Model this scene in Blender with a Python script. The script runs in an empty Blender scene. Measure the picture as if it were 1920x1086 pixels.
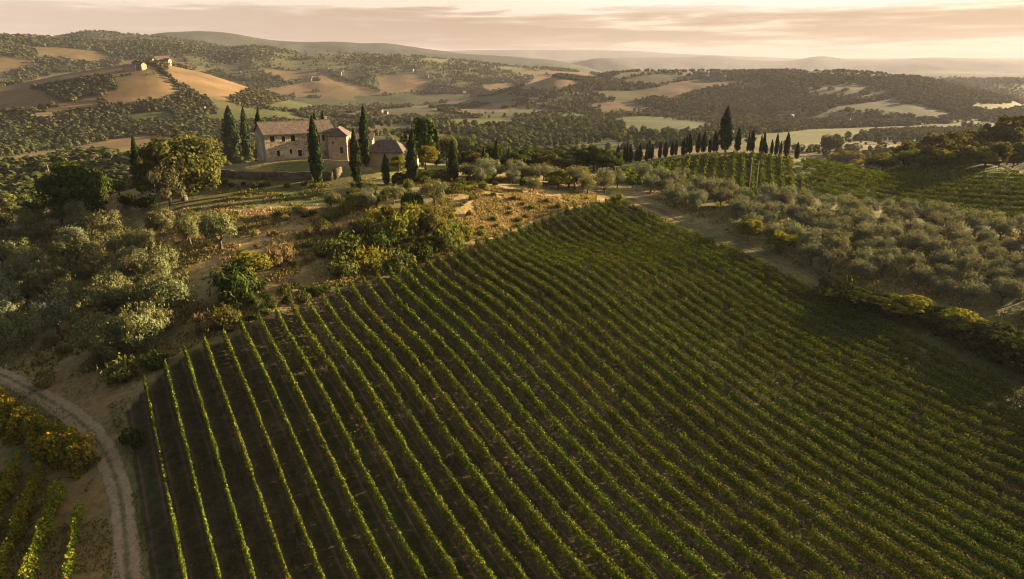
import bpy, math, random
import numpy as np

SC = bpy.context.scene
COL = SC.collection
rng = np.random.default_rng(11)
random.seed(11)
R = math.radians

# ------------------------------------------------------------------ camera
F = 1297.0                      # focal length in photo pixels (photo 1920 wide)
CX, CY = 960.0, 543.0
PITCH = R(17.86)
ZC = 42.0
CP, SP = math.cos(PITCH), math.sin(PITCH)
cam = bpy.data.cameras.new('camera')
cam.sensor_width = 36.0
cam.lens = 36.0 * F / 1920.0
cam.clip_start = 0.5
cam.clip_end = 90000.0
camo = bpy.data.objects.new('camera', cam)
COL.objects.link(camo)
camo.location = (0, 0, ZC)
camo.rotation_euler = (R(90) - PITCH, 0, 0)
SC.camera = camo

# ------------------------------------------------------------------ sun, sky, exposure
SUN_AZ, SUN_EL = R(63.0), R(12.0)       # azimuth clockwise from +Y (the view direction)
sun = bpy.data.lights.new('sun', 'SUN')
sun.energy = 5.0
sun.angle = R(0.6)
sun.color = (1.0, 0.77, 0.48)
suno = bpy.data.objects.new('sun', sun)
COL.objects.link(suno)
suno.rotation_euler = (R(90) - SUN_EL, 0, -SUN_AZ + R(180))
SUNV = np.array([math.sin(SUN_AZ) * math.cos(SUN_EL), math.cos(SUN_AZ) * math.cos(SUN_EL), math.sin(SUN_EL)])

world = bpy.data.worlds.new("World")
SC.world = world
world.use_nodes = True
SC.view_settings.view_transform = 'Standard'
SC.view_settings.look = 'None'
SC.view_settings.gamma = 1.0
SC.view_settings.use_curve_mapping = False
SC.view_settings.exposure = 2.65
SC.cycles.use_denoising = True
SC.cycles.denoising_prefilter = 'ACCURATE'
SC.cycles.filter_width = 1.1
SC.cycles.max_bounces = 6
SC.cycles.diffuse_bounces = 3
SC.cycles.transmission_bounces = 4
SC.cycles.volume_bounces = 0
SC.cycles.transparent_max_bounces = 8


class NT:
    """small helper to wire a node tree"""
    def __init__(self, tree):
        self.t = tree
        tree.nodes.clear()

    def n(self, kind, **kw):
        nd = self.t.nodes.new(kind)
        for k, v in kw.items():
            if k.startswith('i_'):
                nd.inputs[k[2:].replace('_', ' ')].default_value = v
            else:
                setattr(nd, k, v)
        return nd

    def l(self, a, b):
        self.t.links.new(a, b)

    def math(self, op, a, b=None, c=None, clamp=False):
        nd = self.t.nodes.new('ShaderNodeMath')
        nd.operation = op
        nd.use_clamp = clamp
        for i, v in enumerate((a, b, c)):
            if v is None:
                continue
            if hasattr(v, 'links'):
                self.l(v, nd.inputs[i])
            else:
                nd.inputs[i].default_value = v
        return nd.outputs[0]

    def mix(self, fac, a, b, blend='MIX'):
        nd = self.t.nodes.new('ShaderNodeMix')
        nd.data_type = 'RGBA'
        nd.blend_type = blend
        for s, v in ((0, fac), (6, a), (7, b)):
            if hasattr(v, 'links'):
                self.l(v, nd.inputs[s])
            else:
                nd.inputs[s].default_value = v if s == 0 else (tuple(v) + (1.0,) if len(v) == 3 else v)
        return nd.outputs[2]

    def ramp(self, fac, stops, interp='LINEAR'):
        nd = self.t.nodes.new('ShaderNodeValToRGB')
        nd.color_ramp.interpolation = interp
        el = nd.color_ramp.elements
        while len(el) < len(stops):
            el.new(0.5)
        for e, (p, c) in zip(el, stops):
            e.position = p
            e.color = tuple(c) + (1.0,) if len(c) == 3 else c
        self.l(fac, nd.inputs[0])
        return nd.outputs[0]

    def noise(self, vec, scale, detail=4.0, rough=0.55, dist=0.0):
        nd = self.t.nodes.new('ShaderNodeTexNoise')
        nd.inputs['Scale'].default_value = scale
        nd.inputs['Detail'].default_value = detail
        nd.inputs['Roughness'].default_value = rough
        nd.inputs['Distortion'].default_value = dist
        if vec is not None:
            self.l(vec, nd.inputs['Vector'])
        return nd.outputs[0]


def build_world():
    w = NT(world.node_tree)
    sky = w.n('ShaderNodeTexSky')
    sky.sky_type = 'NISHITA'
    sky.sun_disc = False
    sky.sun_elevation = SUN_EL
    sky.sun_rotation = SUN_AZ
    sky.altitude = 300
    sky.air_density = 1.0
    sky.dust_density = 3.0
    sky.ozone_density = 1.0
    tc = w.n('ShaderNodeTexCoord')
    sep = w.n('ShaderNodeSeparateXYZ')
    w.l(tc.outputs['Generated'], sep.inputs[0])
    z = sep.outputs[2]
    # angle to the sun
    dot = w.n('ShaderNodeVectorMath', operation='DOT_PRODUCT')
    w.l(tc.outputs['Generated'], dot.inputs[0])
    dot.inputs[1].default_value = tuple(SUNV)
    sunness = w.math('MULTIPLY_ADD', dot.outputs['Value'], 0.5, 0.5)
    # evening veil: warm, brightest towards the sun
    veil = w.ramp(sunness, [(0.0, (0.55, 0.58, 0.66)), (0.30, (1.0, 0.97, 1.0)), (0.42, (3.7, 3.0, 2.5)), (0.72, (3.95, 3.1, 2.4)),
                            (0.94, (3.55, 2.75, 1.95)), (1.0, (5.2, 4.3, 3.2))])
    high = w.ramp(z, [(0.0, (1, 1, 1)), (0.09, (0.85, 0.85, 0.85)), (0.17, (0.36,) * 3), (0.35, (0.15,) * 3), (0.8, (0.08,) * 3)])
    col = w.mix(high, w.mix(1.0, sky.outputs[0], (0.52, 0.52, 0.50), 'MULTIPLY'), veil)
    # clouds: long flat bands low in the sky
    mp = w.n('ShaderNodeMapping')
    mp.inputs['Scale'].default_value = (2.5, 2.5, 36.0)
    mp.inputs['Location'].default_value = (0.7, 0.2, 0.35)
    w.l(tc.outputs['Generated'], mp.inputs[0])
    n1 = w.noise(mp.outputs[0], 1.7, 8.0, 0.6, 0.4)
    mp2 = w.n('ShaderNodeMapping')
    mp2.inputs['Scale'].default_value = (7.0, 7.0, 120.0)
    mp2.inputs['Location'].default_value = (3.1, 1.2, 0.0)
    w.l(tc.outputs['Generated'], mp2.inputs[0])
    n2 = w.noise(mp2.outputs[0], 1.6, 5.0, 0.55, 0.3)
    nn = w.math('ADD', w.math('MULTIPLY', n1, 0.68), w.math('MULTIPLY', n2, 0.32))
    band = w.ramp(z, [(0.0, (0.25,) * 3), (0.022, (0.30,) * 3), (0.034, (0.58,) * 3), (0.058, (0.70,) * 3),
                      (0.072, (0.42,) * 3), (0.084, (0.0,) * 3), (0.2, (0.25,) * 3), (0.5, (0.3,) * 3)])
    m = w.math('ADD', nn, w.math('MULTIPLY_ADD', band, 0.42, -0.17))
    cover = w.ramp(m, [(0.475, (0, 0, 0)), (0.53, (0.65,) * 3), (0.61, (1.0,) * 3)])
    ccol = w.mix(1.0, col, (0.48, 0.41, 0.345), 'MULTIPLY')
    thin = w.ramp(sunness, [(0.42, (0.35,) * 3), (0.70, (0.95,) * 3), (1.0, (1.0,) * 3)])      # thicker deck towards the sun
    col2 = w.mix(w.math('MULTIPLY', cover, thin), col, ccol)
    # clear sky glow above the cloud deck near the sun, dust near the horizon
    glow = w.math('MULTIPLY', w.ramp(z, [(0.062, (0, 0, 0)), (0.085, (1, 1, 1))]), w.ramp(sunness, [(0.7, (0, 0, 0)), (0.92, (1, 1, 1))]))
    col3 = w.mix(glow, col2, (4.9, 4.6, 4.1))
    bg = w.n('ShaderNodeBackground')
    w.l(col3, bg.inputs[0])
    bg.inputs[1].default_value = 0.05
    out = w.n('ShaderNodeOutputWorld')
    w.l(bg.outputs[0], out.inputs[0])


build_world()

# ------------------------------------------------------------------ projection helpers


def ray(px, py):
    a = (np.asarray(px, float) - CX) / F
    b = (CY - np.asarray(py, float)) / F
    return np.stack([a, CP + b * SP, -SP + b * CP], -1)


def project(x, y, z):
    dz = z - ZC
    d = np.maximum(y * CP - dz * SP, 1e-3)
    return CX + F * x / d, CY - F * (y * SP + dz * CP) / d, d


def hash01(ix, iy, seed):
    h = (ix.astype(np.int64) * 374761393 + iy.astype(np.int64) * 668265263 + seed * 1442695041) & 0xFFFFFFFF
    h = ((h ^ (h >> 13)) * 1274126177) & 0xFFFFFFFF
    return ((h ^ (h >> 16)) & 0xFFFFFF) / float(0xFFFFFF)


def vnoise(x, y, seed=0):
    xi, yi = np.floor(x), np.floor(y)
    fx, fy = x - xi, y - yi
    fx, fy = fx * fx * (3 - 2 * fx), fy * fy * (3 - 2 * fy)
    a, b = hash01(xi, yi, seed), hash01(xi + 1, yi, seed)
    c, d = hash01(xi, yi + 1, seed), hash01(xi + 1, yi + 1, seed)
    return (a * (1 - fx) + b * fx) * (1 - fy) + (c * (1 - fx) + d * fx) * fy


def fbm(x, y, wl, seed=0, octv=4, rough=0.5):
    s, amp, tot = 0, 1.0, 0
    for o in range(octv):
        s = s + amp * (vnoise(x / wl, y / wl, seed + o * 17) - 0.5) * 2
        tot += amp
        amp *= rough
        wl *= 0.5
    return s / tot


def sstep(e0, e1, x):
    t = np.clip((x - e0) / (e1 - e0), 0, 1)
    return t * t * (3 - 2 * t)


def in_poly(px, py, poly):
    px, py = np.asarray(px, float), np.asarray(py, float)
    inside = np.zeros(px.shape, bool)
    n = len(poly)
    for i in range(n):
        x0, y0 = poly[i]
        x1, y1 = poly[(i + 1) % n]
        if y0 == y1:
            continue
        c = ((y0 > py) != (y1 > py)) & (px < (x1 - x0) * (py - y0) / (y1 - y0) + x0)
        inside ^= c
    return inside


# ------------------------------------------------------------------ terrain heights
# surveyed points: (photo column, photo row, height relative to the camera)
SURVEY = [
    (334, 1020, -41.6), (700, 1020, -41.8), (1108, 1020, -43), (1557, 1020, -44), (1900, 1020, -44.8),
    (303, 870, -39.6), (800, 870, -40.2), (1290, 870, -42.8), (1750, 870, -43.8),
    (277, 725, -36.9), (700, 720, -37.0), (1290, 720, -40.4), (1650, 720, -42.2), (1900, 740, -43.0),
    (600, 590, -34.6), (900, 590, -35.3), (1250, 590, -37.6), (1560, 590, -39.6),
    (800, 510, -33.4), (1100, 510, -34.0), (1350, 510, -35.8), (1000, 430, -32.2), (1200, 430, -33.2), (1160, 385, -30.8),
    (230, 900, -40.8), (100, 780, -40.2), (0, 700, -39.6), (0, 900, -42.6), (60, 1000, -42.8), (235, 1086, -42.4),
    (200, 650, -37.2), (100, 560, -36.0), (0, 560, -37.6), (320, 600, -35.0), (330, 500, -31.6), (430, 480, -30.6),
    (180, 480, -33.0), (60, 470, -35.6), (0, 420, -37.5), (150, 400, -31.5), (330, 372, -28.2), (220, 378, -29.4),
    (300, 402, -28.8), (480, 392, -27.6), (600, 388, -27.4), (560, 470, -29.6), (640, 500, -31.2), (760, 440, -29.4),
    (700, 400, -27.3), (880, 400, -28.0), (960, 380, -27.6), (1060, 370, -28.2), (900, 440, -31.0), (520, 560, -32.4),
    (480, 306, -23.0), (560, 306, -23.0), (640, 314, -23.6), (440, 312, -23.6), (430, 338, -25.9), (500, 341, -25.7), (600, 345, -26.0), (700, 312, -24.1), (750, 311, -24.3), (850, 335, -26.0),
    (950, 345, -26.6), (1080, 350, -28.0), (1150, 360, -29.4), (500, 350, -26.4), (420, 372, -27.0),
    (1200, 332, -28.6), (1300, 340, -29.0), (1413, 370, -31.0), (1180, 306, -27.8), (1300, 293, -26.0), (1420, 286, -25.0),
    (1500, 300, -26.8), (1600, 320, -29.0), (1750, 325, -29.6), (1900, 326, -30.4), (1500, 362, -30.8), (1700, 390, -33.5),
    (1900, 412, -34.6), (1300, 392, -31.6), (1450, 440, -34.0), (1550, 480, -35.4), (1700, 500, -36.0), (1900, 480, -36.0),
    (1600, 535, -37.4), (1750, 590, -38.8), (1700, 645, -40.8), (1850, 720, -42.4), (1900, 620, -40.0),
]
# (photo column giving the azimuth, horizontal distance, height relative to the camera)
FARPTS = [
    (480, 196, -23.8), (560, 196, -23.6), (640, 196, -24.2), (560, 220, -28), (700, 215, -27), (560, 270, -40), (300, 230, -36), (100, 240, -42), (850, 205, -27.5), (850, 250, -36), (960, 205, -28), (1050, 205, -28.5), (1130, 215, -29), (1000, 250, -40),
    (1000, 300, -48), (1300, 245, -28), (1420, 240, -27), (1300, 330, -52), (1150, 250, -36), (1500, 238, -29), (1500, 330, -58), (1650, 232, -31),
    (1900, 250, -27), (1900, 300, -24), (1780, 300, -29), (1700, 300, -34), (1600, 300, -46), (1900, 390, -32), (1700, 400, -60),
    (0, 350, -52), (150, 355, -52), (280, 350, -49), (100, 455, -47.5), (250, 460, -46), (340, 450, -45.5), (400, 330, -46), (700, 350, -54), (960, 400, -56), (1150, 430, -56), (1400, 430, -66), (1600, 450, -70),
    (-400, 100, -43), (-400, 200, -46), (-400, 350, -52), (-900, 90, -44), (-900, 200, -48), (-900, 350, -52),
    (2500, 60, -45), (2500, 110, -41), (2500, 200, -34), (2500, 300, -24), (2500, 400, -28), (3600, 60, -45), (3600, 120, -41), (3600, 220, -34),
    (3600, 320, -26),
    (0, 620, -60), (500, 620, -62), (960, 620, -66), (1400, 620, -74), (1900, 620, -76), (-900, 620, -58), (3000, 620, -70),
    (-900, 22, -44), (200, 22, -43.5), (960, 22, -43.5), (1700, 22, -45), (3600, 22, -46),
]
ctrl = []
for px, py, zz in SURVEY:
    d = ray(px, py)
    t = zz / d[2]
    x, y = d[0] * t, d[1] * t
    ctrl.append((math.atan2(x, y), math.log(math.hypot(x, y)), zz))
for px, r, zz in FARPTS:
    ctrl.append((math.atan2((px - CX) / F, CP + 0.3 * SP) if True else 0, math.log(r), zz))
ctrl = np.array(ctrl)


def tps_fit(P, z, lam):
    n = len(P)
    d = np.hypot(P[:, None, 0] - P[None, :, 0], P[:, None, 1] - P[None, :, 1])
    K = np.where(d > 0, d * d * np.log(d + 1e-12), 0) + lam * np.eye(n)
    Q = np.column_stack([np.ones(n), P])
    A = np.block([[K, Q], [Q.T, np.zeros((3, 3))]])
    return np.linalg.solve(A, np.concatenate([z, np.zeros(3)]))


TPS = tps_fit(ctrl[:, :2], ctrl[:, 2], 0.0006)


def near_h(az, lr):
    out = np.empty(az.shape)
    fa, fl, fo = az.ravel(), lr.ravel(), out.ravel()
    for s in range(0, fa.size, 60000):
        a, l = fa[s:s + 60000], fl[s:s + 60000]
        d2 = (a[:, None] - ctrl[None, :, 0]) ** 2 + (l[:, None] - ctrl[None, :, 1]) ** 2
        fo[s:s + 60000] = (0.5 * d2 * np.log(d2 + 1e-20)) @ TPS[:-3] + TPS[-3] + TPS[-2] * a + TPS[-1] * l
    return fo.reshape(az.shape)


# ridges: crest distance, depth of the front slope, back slope, crest line in photo pixels
RIDGES = [
    (1250, 480, 500, [(-300, 185), (0, 164), (70, 150), (130, 137), (240, 120), (290, 114), (320, 122), (400, 142), (470, 166), (540, 190), (640, 215), (700, 260)]),
    (2500, 1050, 1100, [(-900, 76), (-300, 72), (0, 68), (90, 70), (140, 75), (200, 82), (290, 78), (345, 83), (400, 94), (490, 88), (540, 98), (600, 97), (700, 104),
                        (800, 107), (870, 115), (940, 124), (1030, 129), (1100, 137), (1180, 150), (1260, 200), (1340, 260)]),
    (3300, 700, 900, [(-300, 95), (60, 85), (115, 69), (165, 59), (205, 61), (235, 66), (290, 69), (340, 75), (430, 90), (560, 130), (700, 200)]),
    (4700, 1000, 1600, [(100, 140), (230, 80), (290, 62), (380, 58), (432, 62), (500, 75), (560, 79), (640, 78), (680, 82), (720, 80), (800, 92), (870, 101),
                        (960, 106), (1040, 113), (1110, 128), (1200, 160)]),
    (1500, 420, 420, [(700, 260), (860, 205), (930, 178), (985, 160), (1045, 141), (1120, 152), (1200, 170), (1300, 200), (1400, 260)]),
    (1750, 760, 900, [(900, 260), (1020, 175), (1090, 150), (1140, 139), (1210, 133), (1290, 134), (1400, 135), (1500, 134), (1590, 135), (1650, 140), (1720, 146), (1800, 164),
                      (1870, 182), (1920, 197), (2000, 230), (2200, 290)]),
    (2900, 700, 900, [(1500, 200), (1650, 160), (1780, 150), (1920, 150), (2200, 160), (2800, 160)]),
    (4200, 900, 1200, [(1400, 180), (1560, 145), (1700, 136), (1920, 138), (2200, 140), (3000, 150)]),
    (6200, 900, 1500, [(900, 180), (1000, 140), (1080, 116), (1130, 107), (1175, 115), (1215, 130), (1300, 160)]),
    (9500, 1800, 2500, [(700, 140), (860, 112), (960, 112), (1060, 114), (1150, 109), (1210, 108), (1300, 107), (1340, 103), (1385, 111), (1440, 115), (1490, 113),
                        (1542, 103), (1583, 112), (1606, 111), (1650, 113), (1700, 110), (1750, 107), (1800, 109), (1850, 110), (1920, 112), (2200, 108), (3000, 120)]),
    (15000, 3000, 4000, [(700, 130), (820, 98), (880, 84), (930, 76), (975, 70), (1020, 77), (1080, 81), (1150, 92), (1250, 100), (1500, 110)]),
]


def ridge_tab(D, pts):
    azs, zs = [], []
    for px, py in pts:
        d = ray(px, py)
        azs.append(math.atan2(d[0], d[1]))
        zs.append(D * d[2] / math.hypot(d[0], d[1]))
    return np.array(azs), np.array(zs)


RTAB = [(D, wf, wb) + ridge_tab(D, pts) for D, wf, wb, pts in RIDGES]


def far_h(az, r):
    x, y = r * np.sin(az), r * np.cos(az)
    base = np.interp(r, [300, 700, 1000, 2000, 6000, 20000], [-56, -66, -76, -80, -85, -100])
    und = fbm(x, y, 560, 5, 4) * np.interp(r, [300, 600, 1000, 1600, 3000, 9000], [3, 10, 20, 26, 32, 34])
    und = und * np.where((az > R(14)) & (r < 1500), np.clip(1 - (az - R(14)) / R(6), 0.08, 1), 1)
    warp = 1 + 0.16 * fbm(x, y, 900, 77, 2)
    acc = np.exp(np.clip((base + und) / 5.0, -60, 60))
    for D, wf, wb, ta, tz in RTAB:
        crest = np.interp(az, ta, tz)
        # smooth the piecewise-linear crest a little
        for da in (0.006, 0.012):
            crest = 0.5 * crest + 0.25 * (np.interp(az - da, ta, tz) + np.interp(az + da, ta, tz))
        s = np.where(r < D, (D - r) / (wf * warp), (r - D) / wb)
        sh = np.where(s < 1, 0.5 + 0.5 * np.cos(np.pi * np.clip(s, 0, 1)), 0)
        sh = sh ** 0.85
        h = base + (crest - base) * sh + und * (1 - sh) * 0.8
        # gullies on the slopes
        g = fbm(x + 0.6 * y, y * 0.6 - x * 0.4, 210, 31, 3) * 0.5 + fbm(x, y, 150, 9, 3) * 0.5
        h = h - np.abs(g) * 0.22 * (crest - base) * sh * (1 - sh) * 2.2 * (crest > base)
        acc = acc + sstep(0, 14, (crest - base) * sh) * np.exp(np.clip(h / 5.0, -60, 60))
    return 5.0 * np.log(acc)


NA, NR = 961, 720
AZ0, AZ1 = R(-76), R(76)
LR0, LR1 = math.log(14.0), math.log(46000.0)
gaz = np.linspace(AZ0, AZ1, NA)
glr = np.linspace(LR0, LR1, NR)
GA, GL = np.meshgrid(gaz, glr, indexing='ij')
GR = np.exp(GL)
GX, GY = GR * np.sin(GA), GR * np.cos(GA)
wb_ = sstep(math.log(400), math.log(640), GL)
GZ = np.zeros_like(GA)
nearmask = wb_ < 1
GZn = np.zeros_like(GA)
GZn[nearmask] = near_h(GA[nearmask], GL[nearmask])
GZf = far_h(GA, np.maximum(GR, 300))
GZ = GZn * (1 - wb_) + GZf * wb_ + ZC

# the vineyard: straight parallel rows 2.5 m apart
VAZ = R(-30.8)
VU = np.array([math.sin(VAZ), math.cos(VAZ)])        # along the rows, away from the camera
VN = np.array([math.cos(VAZ), -math.sin(VAZ)])       # across the rows, to the right
ROWW = 2.5
NROWS = 42


def G(x, y, arr=None):
    arr = GZ if arr is None else arr
    a = np.arctan2(x, y)
    l = np.log(np.hypot(x, y))
    u = np.clip((a - AZ0) / (AZ1 - AZ0) * (NA - 1), 0, NA - 1.001)
    v = np.clip((l - LR0) / (LR1 - LR0) * (NR - 1), 0, NR - 1.001)
    i, j = u.astype(int), v.astype(int)
    fu, fv = u - i, v - j
    return (arr[i, j] * (1 - fu) + arr[i + 1, j] * fu) * (1 - fv) + (arr[i, j + 1] * (1 - fu) + arr[i + 1, j + 1] * fu) * fv


TT = np.exp(np.linspace(math.log(35), math.log(30000), 1500))


def at(px, py):
    """first hit of the photo ray(s) with the terrain -> (N,3)"""
    px, py = np.atleast_1d(np.asarray(px, float)), np.atleast_1d(np.asarray(py, float))
    d = ray(px, py)
    out = np.zeros((len(px), 3))
    for k in range(len(px)):
        X, Y, Z = d[k, 0] * TT, d[k, 1] * TT, ZC + d[k, 2] * TT
        dz = Z - G(X, Y)
        i = np.argmax(dz < 0)
        if i == 0:
            i = len(TT) - 1
        a, b = dz[i - 1], dz[i]
        f = a / (a - b) if a != b else 0
        t = TT[i - 1] + f * (TT[i] - TT[i - 1])
        x, y = d[k, 0] * t, d[k, 1] * t
        out[k] = (x, y, float(G(np.array([x]), np.array([y]))[0]))
    return out


VTOP_PX = [(240, 775), (278, 735), (318, 697), (362, 662), (430, 642), (500, 604), (580, 578), (655, 546), (740, 524), (840, 486), (925, 454), (1000, 426), (1060, 402), (1110, 389), (1175, 381), (1230, 383)]
_vt = at([p[0] for p in VTOP_PX], [p[1] for p in VTOP_PX])
_vc, _vs = _vt[:, :2] @ VN, _vt[:, :2] @ VU
_o = np.argsort(_vc)
_vc, _vs = _vc[_o], _vs[_o]


def vine_top(c):
    return np.interp(c, _vc, _vs)


# small-scale relief away from the vineyard
gc, gs = GX * VN[0] + GY * VN[1], GX * VU[0] + GY * VU[1]
VMASK = (gc > -1.6) & (gc < (NROWS + 0.2) * ROWW) & (gs < vine_top(gc) + 0.8) & (GR < 260)
rough = np.where(GR < 700, (fbm(GX, GY, 9, 3, 3) * 0.35 + fbm(GX, GY, 30, 4, 2) * 0.5), 0)
soft = np.clip((gs - vine_top(gc)) / 10.0, 0, 1)
soft = np.where((gc > -1.6) & (gc < (NROWS + 0.2) * ROWW), soft, np.clip(np.maximum(-gc - 1.6, gc - (NROWS + 0.2) * ROWW) / 8.0, 0, 1))
GZ += rough * np.where(GR < 260, soft, 1.0) * 0.8
PXG, PYG, PDG = project(GX, GY, GZ)

# ------------------------------------------------------------------ object helpers


def tag(o, label, cat, group=None, kind=None):
    o['label'] = label
    o['category'] = cat
    if group:
        o['group'] = group
    if kind:
        o['kind'] = kind
    return o


def mesh_np(name, V, Q, mat=None, smooth=False):
    """V (n,3) vertices, Q (m,k) faces of one size"""
    V = np.ascontiguousarray(V, np.float32)
    Q = np.ascontiguousarray(Q, np.int32)
    me = bpy.data.meshes.new(name)
    k = Q.shape[1]
    me.vertices.add(len(V))
    me.vertices.foreach_set('co', V.ravel())
    me.loops.add(Q.size)
    me.loops.foreach_set('vertex_index', Q.ravel())
    me.polygons.add(len(Q))
    me.polygons.foreach_set('loop_start', np.arange(0, Q.size, k, dtype=np.int32))
    if smooth:
        me.polygons.foreach_set('use_smooth', np.ones(len(Q), bool))
    me.update(calc_edges=True)
    if mat:
        me.materials.append(mat)
    return me


def link(name, me, parent=None):
    o = bpy.data.objects.new(name, me)
    COL.objects.link(o)
    if parent:
        o.parent = parent
    return o


def empty(name, loc, rz=0.0):
    o = bpy.data.objects.new(name, None)
    o.empty_display_size = 0.5
    COL.objects.link(o)
    o.location = loc
    o.rotation_euler = (0, 0, rz)
    return o


def copy_tree(root, loc, rz, scale):
    c = root.copy()
    COL.objects.link(c)
    c.location, c.rotation_euler, c.scale = loc, (0, 0, rz), scale
    for ch in root.children:
        d = ch.copy()
        COL.objects.link(d)
        d.parent = c
    return c


class MB:
    """collects polygons of one part"""
    def __init__(self):
        self.v, self.f = [], []

    def poly(self, *pts):
        b = len(self.v)
        self.v += [tuple(p) for p in pts]
        self.f.append(tuple(range(b, b + len(pts))))

    def box(self, x0, x1, y0, y1, z0, z1):
        p = [(x, y, z) for z in (z0, z1) for x, y in ((x0, y0), (x1, y0), (x1, y1), (x0, y1))]
        b = len(self.v)
        self.v += p
        self.f += [tuple(b + i for i in q) for q in ((3, 2, 1, 0), (4, 5, 6, 7), (0, 1, 5, 4), (1, 2, 6, 5), (2, 3, 7, 6), (3, 0, 4, 7))]

    def tube(self, pts, rad, n=7):
        pts = np.array(pts, float)
        b = len(self.v)
        for i, p in enumerate(pts):
            t = pts[min(i + 1, len(pts) - 1)] - pts[max(i - 1, 0)]
            t /= np.linalg.norm(t) + 1e-9
            a = np.cross(t, (0.3, 1, 0.1))
            a /= np.linalg.norm(a)
            c = np.cross(t, a)
            for k in range(n):
                th = 2 * math.pi * k / n
                self.v.append(tuple(p + rad[i] * (a * math.cos(th) + c * math.sin(th))))
        for i in range(len(pts) - 1):
            for k in range(n):
                self.f.append((b + i * n + k, b + i * n + (k + 1) % n, b + (i + 1) * n + (k + 1) % n, b + (i + 1) * n + k))
        self.f.append(tuple(b + (len(pts) - 1) * n + k for k in range(n)))
        self.f.append(tuple(b + k for k in reversed(range(n))))

    def mesh(self, name, mat=None, smooth=False):
        me = bpy.data.meshes.new(name)
        me.from_pydata(self.v, [], self.f)
        me.update()
        if mat:
            me.materials.append(mat)
        if smooth:
            for p in me.polygons:
                p.use_smooth = True
        return me

    def build(self, name, mat, parent=None, smooth=False):
        return link(name, self.mesh(name, mat, smooth), parent)


ORD = ['first', 'second', 'third', 'fourth', 'fifth', 'sixth', 'seventh', 'eighth', 'ninth', 'tenth', 'eleventh', 'twelfth', 'thirteenth',
       'fourteenth', 'fifteenth', 'sixteenth', 'seventeenth', 'eighteenth', 'nineteenth']
TENS = {2: ('twentieth', 'twenty'), 3: ('thirtieth', 'thirty'), 4: ('fortieth', 'forty'), 5: ('fiftieth', 'fifty')}


def ordw(i):
    """0 -> first"""
    if i < 19:
        return ORD[i]
    t, u = divmod(i + 1, 10)
    return TENS[t][0] if u == 0 else TENS[t][1] + '-' + ORD[u - 1]


# ------------------------------------------------------------------ materials
def new_mat(name):
    m = bpy.data.materials.new(name)
    m.use_nodes = True
    return m, NT(m.node_tree)


def foliage_mat(name, cols, trans=0.35, tcol=None, var=0.35, hue=0.02, big=None):
    """leaves: every leaf and every tree its own tint, light shining through"""
    m, w = new_mat(name)
    geo = w.n('ShaderNodeNewGeometry')
    oi = w.n('ShaderNodeObjectInfo')
    c = w.ramp(geo.outputs['Random Per Island'], [(i / (len(cols) - 1), q) for i, q in enumerate(cols)])
    if big:     # slow drift of tint over the plants
        nz = w.noise(geo.outputs['Position'], big[0], 2.0)
        c = w.mix(w.math('MULTIPLY', w.ramp(nz, [(0.40, (0, 0, 0)), (0.66, (1, 1, 1))]), big[2]), c, big[1])
    hs = w.n('ShaderNodeHueSaturation')
    w.l(c, hs.inputs['Color'])
    w.l(w.math('MULTIPLY_ADD', oi.outputs['Random'], 2 * hue, 0.5 - hue), hs.inputs['Hue'])
    w.l(w.math('MULTIPLY_ADD', oi.outputs['Random'], var, 1 - var / 2), hs.inputs['Value'])
    df = w.n('ShaderNodeBsdfDiffuse')
    w.l(hs.outputs[0], df.inputs[0])
    tr = w.n('ShaderNodeBsdfTranslucent')
    tc = w.mix(1.0, hs.outputs[0], tcol or (1.5, 1.35, 0.7), 'MULTIPLY')
    w.l(tc, tr.inputs[0])
    mx = w.n('ShaderNodeMixShader')
    mx.inputs[0].default_value = trans
    w.l(df.outputs[0], mx.inputs[1])
    w.l(tr.outputs[0], mx.inputs[2])
    out = w.n('ShaderNodeOutputMaterial')
    w.l(mx.outputs[0], out.inputs[0])
    return m


def surf_mat(name, fn, rough=0.9, bump=None):
    """fn(w, position) -> colour socket; bump = (socket fn, strength, distance)"""
    m, w = new_mat(name)
    geo = w.n('ShaderNodeNewGeometry')
    tc = w.n('ShaderNodeTexCoord')
    b = w.n('ShaderNodeBsdfPrincipled')
    b.inputs['Roughness'].default_value = rough
    b.inputs['Specular IOR Level'].default_value = 0.15
    c = fn(w, geo.outputs['Position'], tc.outputs['Object'])
    w.l(c, b.inputs['Base Color'])
    if bump:
        bp = w.n('ShaderNodeBump')
        bp.inputs['Strength'].default_value = bump[1]
        bp.inputs['Distance'].default_value = bump[2]
        w.l(bump[0](w, geo.outputs['Position'], tc.outputs['Object']), bp.inputs['Height'])
        w.l(bp.outputs[0], b.inputs['Normal'])
    out = w.n('ShaderNodeOutputMaterial')
    w.l(b.outputs[0], out.inputs[0])
    return m


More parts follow.
